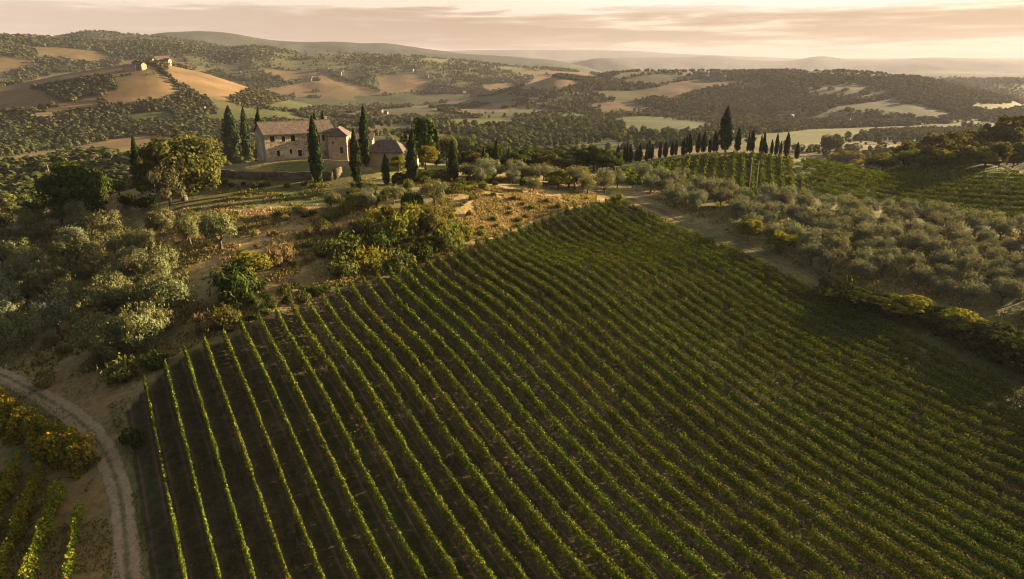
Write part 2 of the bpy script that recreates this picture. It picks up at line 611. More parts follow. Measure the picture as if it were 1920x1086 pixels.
M = {}
M['vine'] = foliage_mat('vine_leaves', [(0.034, 0.062, 0.008), (0.064, 0.098, 0.011), (0.100, 0.126, 0.013), (0.185, 0.165, 0.018)], 0.09, (1.5, 1.4, 0.6), var=0.15,
                        big=(0.09, (0.13, 0.11, 0.02), 0.28))
M['vine_autumn'] = foliage_mat('autumn_vine_leaves', [(0.06, 0.105, 0.012), (0.12, 0.165, 0.017), (0.21, 0.205, 0.022), (0.31, 0.19, 0.022)], 0.4, var=0.2)
M['vine_hill'] = foliage_mat('hill_vine_leaves', [(0.05, 0.078, 0.01), (0.10, 0.122, 0.013), (0.17, 0.17, 0.018)], 0.16, var=0.15)
M['olive'] = foliage_mat('olive_leaves', [(0.088, 0.100, 0.054), (0.142, 0.152, 0.086), (0.20, 0.20, 0.122)], 0.25, (1.3, 1.15, 0.7), 0.35, 0.02)
M['olive_warm'] = foliage_mat('warm_olive_leaves', [(0.080, 0.088, 0.036), (0.126, 0.130, 0.056), (0.175, 0.167, 0.076)], 0.3, (1.4, 1.15, 0.55), 0.4, 0.025)
M['cypress'] = foliage_mat('cypress_foliage', [(0.012, 0.022, 0.008), (0.028, 0.042, 0.012), (0.05, 0.06, 0.016)], 0.12, var=0.3)
M['dark'] = foliage_mat('dark_tree_leaves', [(0.020, 0.034, 0.008), (0.042, 0.058, 0.012), (0.07, 0.078, 0.016)], 0.25, var=0.5, hue=0.02)
M['mid'] = foliage_mat('green_tree_leaves', [(0.048, 0.058, 0.015), (0.088, 0.093, 0.023), (0.135, 0.122, 0.033)], 0.3, var=0.5, hue=0.025)
M['yellow'] = foliage_mat('yellow_green_leaves', [(0.07, 0.08, 0.012), (0.13, 0.125, 0.018), (0.19, 0.15, 0.022)], 0.4, var=0.3)
M['rust'] = foliage_mat('rust_leaves', [(0.10, 0.08, 0.032), (0.17, 0.13, 0.052), (0.25, 0.19, 0.085)], 0.35, var=0.4)
M['brownwood'] = foliage_mat('brown_green_leaves', [(0.06, 0.055, 0.018), (0.10, 0.085, 0.026), (0.16, 0.115, 0.034)], 0.3, var=0.4)
M['bramble'] = foliage_mat('bramble_leaves', [(0.06, 0.08, 0.012), (0.14, 0.135, 0.018), (0.30, 0.20, 0.022), (0.45, 0.20, 0.025)], 0.4, var=0.2, big=(0.5, (0.07, 0.10, 0.014), 0.6))
M['drygrass'] = foliage_mat('dry_grass', [(0.17, 0.135, 0.055), (0.31, 0.24, 0.10), (0.44, 0.345, 0.16)], 0.3, (1.2, 1.1, 0.8), 0.1)
M['weeds'] = foliage_mat('green_weeds', [(0.075, 0.08, 0.02), (0.125, 0.118, 0.032), (0.19, 0.15, 0.048)], 0.3, var=0.1)
M['farwood'] = foliage_mat('far_wood_leaves', [(0.036, 0.044, 0.015), (0.052, 0.058, 0.020), (0.075, 0.074, 0.027)], 0.15, var=0.1, big=(0.006, (0.095, 0.082, 0.032), 0.6))
M['bark'] = surf_mat('bark', lambda w, p, o: w.ramp(w.noise(o, 6.0, 4), [(0.3, (0.05, 0.038, 0.026)), (0.7, (0.14, 0.11, 0.08))]))
M['wood'] = surf_mat('weathered_wood', lambda w, p, o: w.ramp(w.noise(o, 5.0, 4), [(0.3, (0.14, 0.105, 0.07)), (0.7, (0.30, 0.24, 0.17))]))


def dirt(w, p, o):
    a = w.ramp(w.noise(p, 0.5, 5, 0.6), [(0.3, (0.22, 0.145, 0.075)), (0.55, (0.34, 0.235, 0.125)), (0.75, (0.46, 0.33, 0.19))])
    b = w.noise(p, 4.0, 3)
    c = w.mix(0.5, a, w.ramp(b, [(0.3, (0.17, 0.12, 0.066)), (0.7, (0.40, 0.30, 0.185))]))
    ac = w.n('ShaderNodeAttribute', attribute_name='across')
    q = w.math('ADD', ac.outputs['Fac'], w.math('MULTIPLY_ADD', w.noise(p, 0.9, 4, 0.65), 0.9, -0.45))
    verge = w.ramp(q, [(0.02, (1, 1, 1)), (0.26, (0, 0, 0)), (0.72, (0, 0, 0)), (0.95, (1, 1, 1))])      # grass in the middle and at the edges
    g = w.ramp(w.noise(p, 2.5, 4), [(0.3, (0.06, 0.06, 0.022)), (0.7, (0.16, 0.13, 0.055))])
    return w.mix(w.math('MULTIPLY', verge, 0.85), c, g)


def faint(w, p, o):
    g = w.ramp(w.noise(p, 0.8, 5, 0.65), [(0.35, (0.075, 0.07, 0.028)), (0.7, (0.15, 0.115, 0.055))])
    return w.mix(w.math('MULTIPLY', w.ramp(w.noise(p, 0.3, 5, 0.65), [(0.4, (0, 0, 0)), (0.62, (1, 1, 1))]), 0.7), g, w.mix(1.0, dirt(w, p, o), (0.72, 0.72, 0.72), 'MULTIPLY'))


M['faint'] = surf_mat('grassy_track', faint, 0.95, (lambda w, p, o: w.noise(p, 3.0, 4), 0.5, 0.1))
M['dirt'] = surf_mat('dirt_track', dirt, 0.95, (lambda w, p, o: w.noise(p, 3.0, 4), 0.5, 0.1))


def stone(w, p, o):
    v = w.n('ShaderNodeTexVoronoi')
    v.inputs['Scale'].default_value = 2.6
    mp = w.n('ShaderNodeMapping')
    mp.inputs['Scale'].default_value = (1, 1, 1.9)
    w.l(o, mp.inputs[0])
    w.l(mp.outputs[0], v.inputs['Vector'])
    sepc = w.n('ShaderNodeSeparateColor')
    w.l(v.outputs['Color'], sepc.inputs[0])
    st = w.ramp(sepc.outputs[0], [(0.0, (0.30, 0.225, 0.145)), (0.4, (0.46, 0.365, 0.24)), (0.75, (0.58, 0.475, 0.32)), (1.0, (0.36, 0.26, 0.165))])
    d = w.ramp(v.outputs['Distance'], [(0.0, (1, 1, 1)), (0.42, (0.9, 0.88, 0.84)), (0.6, (0.55, 0.5, 0.44))])
    st = w.mix(1.0, st, d, 'MULTIPLY')
    # patches of old plaster
    pl = w.ramp(w.noise(o, 0.28, 5, 0.6, 0.6), [(0.47, (0, 0, 0)), (0.58, (1, 1, 1))])
    plc = w.ramp(w.noise(o, 1.2, 4), [(0.3, (0.46, 0.37, 0.25)), (0.7, (0.60, 0.49, 0.345))])
    c = w.mix(w.math('MULTIPLY', pl, 0.75), st, plc)
    return w.mix(w.math('MULTIPLY', w.ramp(w.noise(o, 0.6, 3), [(0.5, (0, 0, 0)), (0.75, (1, 1, 1))]), 0.5), c, (0.17, 0.13, 0.09))


M['stone'] = surf_mat('old_stone_wall', stone, 0.95, (lambda w, p, o: w.noise(o, 3.0, 4), 0.6, 0.08))


def render_(w, p, o):
    a = w.ramp(w.noise(o, 0.5, 5, 0.6), [(0.3, (0.36, 0.25, 0.14)), (0.7, (0.50, 0.37, 0.22))])
    return w.mix(w.ramp(w.noise(o, 1.4, 4), [(0.5, (0, 0, 0)), (0.8, (0.6,) * 3)]), a, (0.25, 0.18, 0.11))


M['drystone'] = surf_mat('dry_stone', lambda w, p, o: w.mix(1.0, stone(w, p, o), (0.27, 0.26, 0.235), 'MULTIPLY'), 0.95, (lambda w, p, o: w.noise(o, 3.0, 4), 0.8, 0.1))
M['plaster'] = surf_mat('ochre_plaster', render_, 0.95)


def tiles(w, p, o):
    wv = w.n('ShaderNodeTexBrick')
    wv.inputs['Scale'].default_value = 1.0
    wv.inputs['Brick Width'].default_value = 0.26
    wv.inputs['Row Height'].default_value = 0.42
    wv.inputs['Mortar Size'].default_value = 0.03
    wv.offset = 0.0
    wv.inputs['Color1'].default_value = (0.17, 0.115, 0.075, 1)
    wv.inputs['Color2'].default_value = (0.085, 0.06, 0.045, 1)
    wv.inputs['Mortar'].default_value = (0.07, 0.05, 0.04, 1)
    w.l(o, wv.inputs['Vector'])
    li = w.ramp(w.noise(o, 0.9, 5, 0.65), [(0.42, (0, 0, 0)), (0.7, (1, 1, 1))])
    return w.mix(w.math('MULTIPLY', li, 0.6), w.mix(1.0, wv.outputs[0], w.ramp(w.noise(o, 1.3, 6, 0.75), [(0.35, (0.5,) * 3), (0.65, (1.35,) * 3)]), 'MULTIPLY'), (0.15, 0.125, 0.09))


M['tiles'] = surf_mat('roof_tiles', tiles, 0.9, (lambda w, p, o: w.noise(o, 4.0, 3), 0.5, 0.08))
M['farwall'] = surf_mat('far_house_wall', lambda w, p, o: w.ramp(w.noise(o, 0.8, 4), [(0.3, (0.20, 0.145, 0.095)), (0.7, (0.30, 0.225, 0.15))]), 0.95)
M['dark_glass'] = surf_mat('dark_window', lambda w, p, o: w.ramp(w.noise(o, 2.0, 2), [(0.3, (0.012, 0.010, 0.009)), (0.7, (0.03, 0.024, 0.02))]), 0.35)
M['shutter'] = surf_mat('brown_shutter', lambda w, p, o: w.ramp(w.noise(o, 3.0, 3), [(0.3, (0.07, 0.045, 0.03)), (0.7, (0.12, 0.08, 0.055))]), 0.8)
M['trim'] = surf_mat('stone_trim', lambda w, p, o: w.ramp(w.noise(o, 2.0, 3), [(0.3, (0.26, 0.2, 0.14)), (0.7, (0.38, 0.3, 0.22))]), 0.9)


# ------------------------------------------------------------------ ground: one sheet to the horizon
TAN, BRN, GRN, YGR, ORC = (0.18, 0.117, 0.056), (0.14, 0.09, 0.045), (0.066, 0.072, 0.020), (0.092, 0.094, 0.020), (0.08, 0.076, 0.027)
FIELDS = [
    (TAN, [(-60, 178), (0, 164), (130, 138), (240, 121), (292, 124), (300, 138), (215, 141), (140, 150), (90, 160), (0, 174)]),
    (TAN, [(213, 143), (308, 141), (332, 163), (310, 185), (240, 195), (205, 195), (190, 180), (225, 165)]),
    (TAN, [(314, 122), (400, 141), (474, 166), (460, 172), (425, 188), (375, 178), (335, 152), (317, 142)]),
    (TAN, [(-60, 165), (40, 163), (85, 172), (120, 194), (60, 206), (-60, 208)]),
    (TAN, [(62, 212), (180, 179), (186, 203), (110, 214)]),
    (TAN, [(-80, 312), (0, 296), (100, 284), (200, 264), (270, 254), (335, 262), (340, 285), (280, 300), (235, 302), (200, 285), (130, 284), (100, 306), (0, 318)]),
    (TAN, [(565, 155), (622, 150), (690, 166), (600, 172)]),
    (BRN, [(708, 146), (770, 139), (815, 150), (790, 172), (715, 176)]),
    (TAN, [(765, 143), (800, 148), (790, 170), (760, 168)]),
    (TAN, [(975, 167), (1013, 141), (1098, 156), (1040, 168)]),
    (BRN, [(1020, 133), (1100, 136), (1140, 150), (1060, 143)]),
    (BRN, [(1095, 196), (1180, 188), (1222, 203), (1140, 206)]),
    (BRN, [(1195, 172), (1280, 155), (1315, 165), (1265, 188)]),
    (BRN, [(905, 160), (960, 155), (975, 165), (910, 172)]),
    (BRN, [(490, 170), (560, 158), (600, 170), (520, 182)]),
    (GRN, [(1150, 226), (1200, 219), (1340, 233), (1300, 252), (1180, 246)]),
    (YGR, [(1340, 272), (1430, 253), (1520, 243), (1700, 236), (1810, 231), (1800, 240), (1640, 248), (1560, 262), (1480, 276), (1340, 285)]),
    (GRN, [(660, 180), (785, 177), (775, 196), (680, 197)]),
    (GRN, [(855, 186), (945, 178), (1000, 184), (900, 196)]),
    (YGR, [(1000, 279), (1130, 268), (1175, 276), (1150, 284), (1020, 286)]),
    (GRN, [(712, 236), (760, 229), (778, 246), (715, 252)]),
    (GRN, [(480, 202), (560, 184), (690, 190), (560, 208)]),
    (YGR, [(835, 224), (960, 221), (965, 232), (850, 234)]),
    (ORC, [(240, 215), (320, 208), (330, 225), (250, 230)]),
    (GRN, [(380, 218), (480, 205), (560, 212), (500, 226), (420, 232)]),
    (ORC, [(700, 205), (800, 200), (840, 215), (720, 222)]),
    (YGR, [(1800, 199), (1900, 194), (1940, 200), (1860, 210)]),
    (BRN, [(860, 205), (920, 198), (960, 208), (880, 214)]),
]


def woods(x, y):
    return fbm(x, y, 120, 401, 4) + 0.75 * fbm(x, y, 430, 404, 3)


def ground():
    x, y, r = GX, GY, GR
    jx, jy = PXG + fbm(x, y, 40, 51, 3) * np.clip(900 / r, 1.5, 6), PYG + fbm(x, y, 40, 57, 3) * np.clip(300 / r, 0.6, 3)
    n1, n2, n3 = fbm(x, y, 26, 21, 4), fbm(x, y, 7, 22, 3), fbm(x, y, 180, 23, 4)
    dry, wild, wood = np.array((0.22, 0.16, 0.072)), np.array((0.095, 0.088, 0.032)), np.array((0.045, 0.05, 0.018))
    k = sstep(-0.25, 0.3, n1 + 0.5 * n2)[..., None]
    near = wild * (1 - k) + dry * k * 0.8 + wild * k * 0.2
    k2 = sstep(-0.2, 0.35, n3 + 0.3 * n1)[..., None]
    mid = wood * (1 - k2) + np.array((0.125, 0.10, 0.04)) * k2
    farw = np.array((0.085, 0.082, 0.034)) * (0.8 + 0.5 * fbm(x, y, 320, 29, 4)[..., None])
    a = sstep(math.log(210), math.log(300), GL)[..., None]
    col = near * (1 - a) + mid * a
    farw = np.where((r > 2800)[..., None], np.array((0.045, 0.050, 0.036)), farw)
    b = sstep(math.log(900), math.log(1600), GL)[..., None]
    col = col * (1 - b) + farw * b
    wd = (sstep(-0.05, 0.1, woods(x, y)) * sstep(math.log(400), math.log(700), GL))[..., None]
    col = col * (1.25 - 0.25 * wd) * (1 - wd) + np.array((0.042, 0.046, 0.017)) * wd
    # patchwork of small fields on the middle hills
    fa, fb = x * 0.83 + y * 0.55, -x * 0.55 + y * 0.83
    wx = fa + fbm(x, y, 260, 61, 2) * 60
    wy = fb + fbm(x, y, 260, 62, 2) * 60
    cell = hash01(np.floor(wx / 170), np.floor(wy / 130), 5)
    pick = (cell > 0.66) & (r > 430) & (r < 2300) & (n3 > -0.15)
    pc = np.where((hash01(np.floor(wx / 170), np.floor(wy / 130), 9) > 0.55)[..., None], np.array((0.14, 0.095, 0.045)), np.array((0.07, 0.068, 0.024)))
    col = np.where(pick[..., None], col * 0.25 + pc * 0.75, col)
    # dry, sunny banks near the house and the steep bank over the vineyard
    def patch(poly, c, s=1.0, rmin=40, rmax=330):
        nonlocal col
        mk = in_poly(jx, jy, poly) & (r > rmin) & (r < rmax)
        kk = (mk * np.clip(s + 0.45 * n2 + 0.3 * n1, 0, 1))[..., None]
        col = col * (1 - kk) + np.array(c) * kk
    patch([(800, 385), (850, 362), (960, 352), (1120, 362), (1120, 388), (1010, 424), (890, 455), (830, 445)], (0.30, 0.215, 0.088), 0.85)
    patch([(250, 395), (660, 385), (700, 440), (600, 540), (520, 560), (380, 480), (260, 440)], (0.26, 0.18, 0.082), 0.65)
    patch([(400, 560), (560, 520), (640, 545), (540, 590), (420, 625)], (0.20, 0.125, 0.062), 0.65)
    patch([(0, 690), (190, 690), (230, 760), (150, 790), (60, 740), (0, 712)], (0.28, 0.18, 0.08), 0.75)
    patch([(660, 540), (760, 500), (880, 448), (1010, 420), (1120, 385), (1130, 392), (1010, 432), (890, 468), (760, 524), (670, 556)], (0.27, 0.19, 0.085), 0.9)
    patch([(290, 690), (400, 632), (520, 580), (660, 540), (670, 556), (500, 612), (380, 668), (290, 735)], (0.16, 0.125, 0.05), 0.8)
    patch([(360, 345), (600, 340), (640, 360), (400, 390)], (0.10, 0.085, 0.03), 0.8)
    patch([(520, 352), (600, 348), (640, 380), (520, 385)], (0.05, 0.085, 0.02), 0.8)
    patch([(700, 316), (850, 305), (860, 320), (700, 326)], (0.16, 0.16, 0.04), 0.9)
    patch([(470, 306), (645, 312), (650, 322), (560, 316), (470, 312)], (0.11, 0.12, 0.03), 0.8)
    patch([(1170, 345), (1260, 390), (1420, 440), (1560, 520), (1700, 600), (1920, 700), (1920, 640), (1700, 540), (1500, 460), (1300, 390)], (0.19, 0.15, 0.065), 0.7)
    patch([(1200, 340), (1300, 352), (1500, 380), (1760, 412), (1960, 440), (1960, 640), (1790, 566), (1600, 525), (1430, 446), (1300, 398)], (0.10, 0.092, 0.034), 0.85)
    patch([(1150, 300), (1300, 290), (1500, 296), (1960, 326), (1960, 420), (1700, 395), (1480, 372), (1300, 360), (1150, 345)], (0.11, 0.115, 0.034), 0.95)
    patch([(-50, 860), (190, 880), (240, 1086), (240, 1200), (-50, 1200)], (0.23, 0.15, 0.06), 0.8)
    for c, poly in FIELDS:
        tlo, thi = (250, 920) if poly[0][1] > 260 and poly[0][0] < 100 else (300, 3200)
        mk = in_poly(jx, jy, poly) & (r > tlo) & (r < thi)
        v = (0.88 + 0.22 * n1 + 0.14 * fbm(x, y, 90, 44, 3))[..., None]
        col = np.where(mk[..., None], np.array(c) * v, col)
    global FIELDMASK
    fm = np.zeros(GX.shape, bool)
    for c, poly in FIELDS:
        fm |= in_poly(PXG, PYG, poly)
    global EDGE, POLYMASK
    FIELDMASK = (fm | pick).astype(float)
    POLYMASK = fm.astype(float)
    ea, eb = np.abs((wx / 170) % 1 - 0.5), np.abs((wy / 130) % 1 - 0.5)
    EDGE = (np.maximum(ea - 0.5 + 4.0 / 170, eb - 0.5 + 4.0 / 130) > 0).astype(float)
    i, j = np.meshgrid(np.arange(NA - 1), np.arange(NR - 1), indexing='ij')
    a0 = i * NR + j
    Q = np.stack([a0, a0 + 1, a0 + NR + 1, a0 + NR], -1).reshape(-1, 4)
    V = np.stack([GX, GY, GZ], -1).reshape(-1, 3)
    m, w = new_mat('ground_cover')
    at_ = w.n('ShaderNodeAttribute', attribute_name='cover')
    av = w.n('ShaderNodeAttribute', attribute_name='vineyard')
    geo = w.n('ShaderNodeNewGeometry')
    P = geo.outputs['Position']
    fine = w.noise(P, 1.1, 6, 0.65)
    mott = w.ramp(fine, [(0.28, (0.55, 0.55, 0.52)), (0.5, (1.0,) * 3), (0.72, (1.4, 1.34, 1.2))])
    c = w.mix(1.0, at_.outputs['Color'], mott, 'MULTIPLY')
    fg = w.noise(P, 0.02, 6, 0.7)
    c = w.mix(1.0, c, w.ramp(fg, [(0.3, (0.72, 0.74, 0.72)), (0.7, (1.25, 1.22, 1.15))]), 'MULTIPLY')
    # vineyard floor: worked soil, wheel tracks and grass strips along the rows
    dt = w.n('ShaderNodeVectorMath', operation='DOT_PRODUCT')
    w.l(P, dt.inputs[0])
    dt.inputs[1].default_value = (VN[0] / ROWW, VN[1] / ROWW, 0)
    du = w.n('ShaderNodeVectorMath', operation='DOT_PRODUCT')
    w.l(P, du.inputs[0])
    du.inputs[1].default_value = (VU[0], VU[1], 0)
    fr = w.math('FRACT', w.math('ADD', dt.outputs['Value'], -0.37 + 0.5))       # 0.5 on the row itself
    off = w.math('ABSOLUTE', w.math('ADD', fr, -0.5))                            # 0 row .. 0.5 mid alley
    wob = w.math('MULTIPLY_ADD', w.noise(P, 0.35, 3), 0.12, -0.06)
    o2 = w.math('ADD', off, wob)
    strip = w.ramp(o2, [(0.0, (0.055, 0.045, 0.02)), (0.13, (0.055, 0.039, 0.018)), (0.18, (0.135, 0.095, 0.052)), (0.25, (0.075, 0.055, 0.026)), (0.33, (0.042, 0.046, 0.014)), (0.5, (0.036, 0.046, 0.012))])
    patchy = w.ramp(w.noise(P, 0.06, 4, 0.6), [(0.42, (0, 0, 0)), (0.6, (1, 1, 1))])
    soilc = w.ramp(w.noise(P, 1.6, 5, 0.7), [(0.3, (0.036, 0.026, 0.013)), (0.7, (0.09, 0.065, 0.035))])
    strip = w.mix(w.math('MULTIPLY', patchy, 0.75), strip, soilc)
    strip = w.mix(1.0, strip, mott, 'MULTIPLY')
    c = w.mix(av.outputs['Fac'], c, strip)
    b = w.n('ShaderNodeBsdfPrincipled')
    b.inputs['Roughness'].default_value = 0.95
    b.inputs['Specular IOR Level'].default_value = 0.1
    w.l(c, b.inputs['Base Color'])
    bp = w.n('ShaderNodeBump')
    bp.inputs['Strength'].default_value = 0.7
    bp.inputs['Distance'].default_value = 0.25
    w.l(w.noise(P, 1.5, 5, 0.65), bp.inputs['Height'])
    w.l(bp.outputs[0], b.inputs['Normal'])
    out = w.n('ShaderNodeOutputMaterial')
    w.l(b.outputs[0], out.inputs[0])
    me = mesh_np('ground', V, Q, m, True)
    ca = me.color_attributes.new('cover', 'FLOAT_COLOR', 'POINT')
    rgba = np.ones((V.shape[0], 4), np.float32)
    rgba[:, :3] = np.clip(col.reshape(-1, 3), 0.01, 1)
    ca.data.foreach_set('color', rgba.ravel())
    va = me.attributes.new('vineyard', 'FLOAT', 'POINT')
    va.data.foreach_set('value', VMASK.astype(np.float32).ravel())
    o = link('ground', me)
    o['kind'] = 'structure'


ground()


def ribbon(name, pts_px, width, lift, mat=None, world=None, noise=0.25):
    """a track draped on the ground along a line"""
    P = at([p[0] for p in pts_px], [p[1] for p in pts_px])[:, :2] if world is None else np.array(world, float)
    seg = np.r_[0, np.cumsum(np.hypot(*np.diff(P, axis=0).T))]
    n = max(int(seg[-1] / 0.7), 8)
    s = np.linspace(0, seg[-1], n)
    # smooth the polyline
    x, y = np.interp(s, seg, P[:, 0]), np.interp(s, seg, P[:, 1])
    kx = np.ones(9) / 9
    for _ in range(3):
        x = np.convolve(np.pad(x, 4, 'edge'), kx, 'valid')
        y = np.convolve(np.pad(y, 4, 'edge'), kx, 'valid')
    tx, ty = np.gradient(x), np.gradient(y)
    L = np.hypot(tx, ty)
    nx, ny = -ty / L, tx / L
    m = 7
    V = []
    for i in range(m):
        f = (i / (m - 1) - 0.5) * width * (1 + 0.6 * noise * fbm(s, np.full_like(s, i * 0.01 + (0 if i < m / 2 else 40)), 5, 71, 3))
        X, Y = x + nx * f, y + ny * f
        edge = 0.0 if 0 < i < m - 1 else -0.10
        V.append(np.stack([X, Y, G(X, Y) + lift + edge], -1))
    V = np.stack(V, 1).reshape(-1, 3)
    i, j = np.meshgrid(np.arange(n - 1), np.arange(m - 1), indexing='ij')
    a = i * m + j
    Q = np.stack([a, a + m, a + m + 1, a + 1], -1).reshape(-1, 4)
    me = mesh_np(name, V, Q, mat or M['dirt'], True)
    aa = me.attributes.new('across', 'FLOAT', 'POINT')
    aa.data.foreach_set('value', np.tile(np.abs(np.linspace(-1, 1, m)), n).astype(np.float32))
    o = link(name, me)
    o['kind'] = 'structure'
    return o


ROADL = [(262, 1230), (238, 1086), (236, 1000), (226, 920), (208, 866), (180, 820), (135, 776), (80, 742), (0, 702), (-60, 676)]
ribbon('dirt_road', ROADL, 2.7, 0.07)
ribbon('farm_track', [(178, 452), (196, 424), (212, 398), (226, 380), (246, 370), (272, 367), (300, 366)], 3.0, 0.07)
ribbon('footpath', [(296, 402), (360, 397), (430, 393), (520, 389), (600, 386), (660, 383)], 1.4, 0.07)
ribbon('gravel_road', [(690, 362), (760, 355), (860, 352), (905, 350), (950, 344), (1000, 339), (1060, 336)], 3.2, 0.07)
ribbon('lane', [(1060, 352), (1110, 356), (1150, 361), (1180, 371), (1220, 388), (1270, 408), (1320, 428), (1372, 447)], 2.8, 0.07, M['faint'])
ribbon('side_lane', [(1172, 362), (1200, 364), (1240, 368), (1290, 376)], 2.2, 0.075)
ribbon('grass_track', [(1372, 447), (1440, 477), (1510, 508), (1580, 546), (1640, 598), (1690, 638), (1760, 680), (1840, 724), (1920, 770), (2030, 832), (2120, 880)], 2.6, 0.075, M['faint'])

# ------------------------------------------------------------------ leaves and trees


def unit(v):
    return v / (np.linalg.norm(v, axis=-1, keepdims=True) + 1e-9)


def cards(c, nrm, size, asp=0.62, up=None):
    """one leaf (a four-sided blade) per centre"""
    n = len(c)
    nrm = unit(nrm)
    ref = rng.normal(size=(n, 3)) if up is None else np.broadcast_to(np.array(up, float), (n, 3)) + rng.normal(size=(n, 3)) * 0.35
    t = unit(ref - nrm * np.sum(ref * nrm, -1, keepdims=True))
    b = np.cross(nrm, t)
    s = np.broadcast_to(np.asarray(size, float), (n,))[:, None]
    a = asp
    V = np.stack([c - t * s, c + b * s * a - t * s * 0.1, c + t * s, c - b * s * a - t * s * 0.1], 1).reshape(-1, 3)
    Q = np.arange(4 * n).reshape(-1, 4)
    return V, Q


def sph(n):
    return unit(rng.normal(size=(n, 3)))


def clump_crown(cent, rad, per, leaf, flat=0.85, jitter=0.38):
    """leaf clumps: centres (k,3), radii (k)"""
    C, N, S = [], [], []
    allc = np.array(cent)
    mid = allc.mean(0)
    for c, r in zip(cent, rad):
        d = sph(per)
        d[:, 2] *= flat
        rr = r * (0.55 + 0.5 * rng.random(per) ** 0.6)
        p = np.array(c) + d * rr[:, None]
        # uneven outline
        C.append(p)
        N.append(d + unit(p - mid) * 0.5 + rng.normal(size=(per, 3)) * jitter)
        S.append(leaf * (0.7 + 0.6 * rng.random(per)))
    return cards(np.concatenate(C), np.concatenate(N), np.concatenate(S))


def trunk_mb(h, r, limbs, spread, lean=0.1):
    mb = MB()
    a = random.uniform(0, 6.28)
    top = np.array([math.cos(a) * lean * h, math.sin(a) * lean * h, h])
    mb.tube([(0, 0, -0.5), (0, 0, 0.02), tuple(top * 0.5 + np.array([0.05, 0.03, 0])), tuple(top)], [r * 1.5, r * 1.15, r * 0.85, r * 0.7], 8)
    for k in range(limbs):
        b = 6.28 * k / limbs + random.uniform(-0.4, 0.4)
        e = top + np.array([math.cos(b) * spread, math.sin(b) * spread, spread * random.uniform(0.7, 1.2)])
        mb.tube([tuple(top * 0.93), tuple((top + e) / 2 + np.array([0, 0, -0.08 * spread])), tuple(e)], [r * 0.55, r * 0.38, r * 0.15], 6)
    return mb


def make_proto(name, crown_VQ, crown_mat, trunk=None):
    root = empty(name, (0, 0, -500))
    link('crown', mesh_np('crown', crown_VQ[0], crown_VQ[1], crown_mat), root)
    if trunk:
        trunk.build('trunk', M['bark'], root, True)
    return root


PROTO = {}


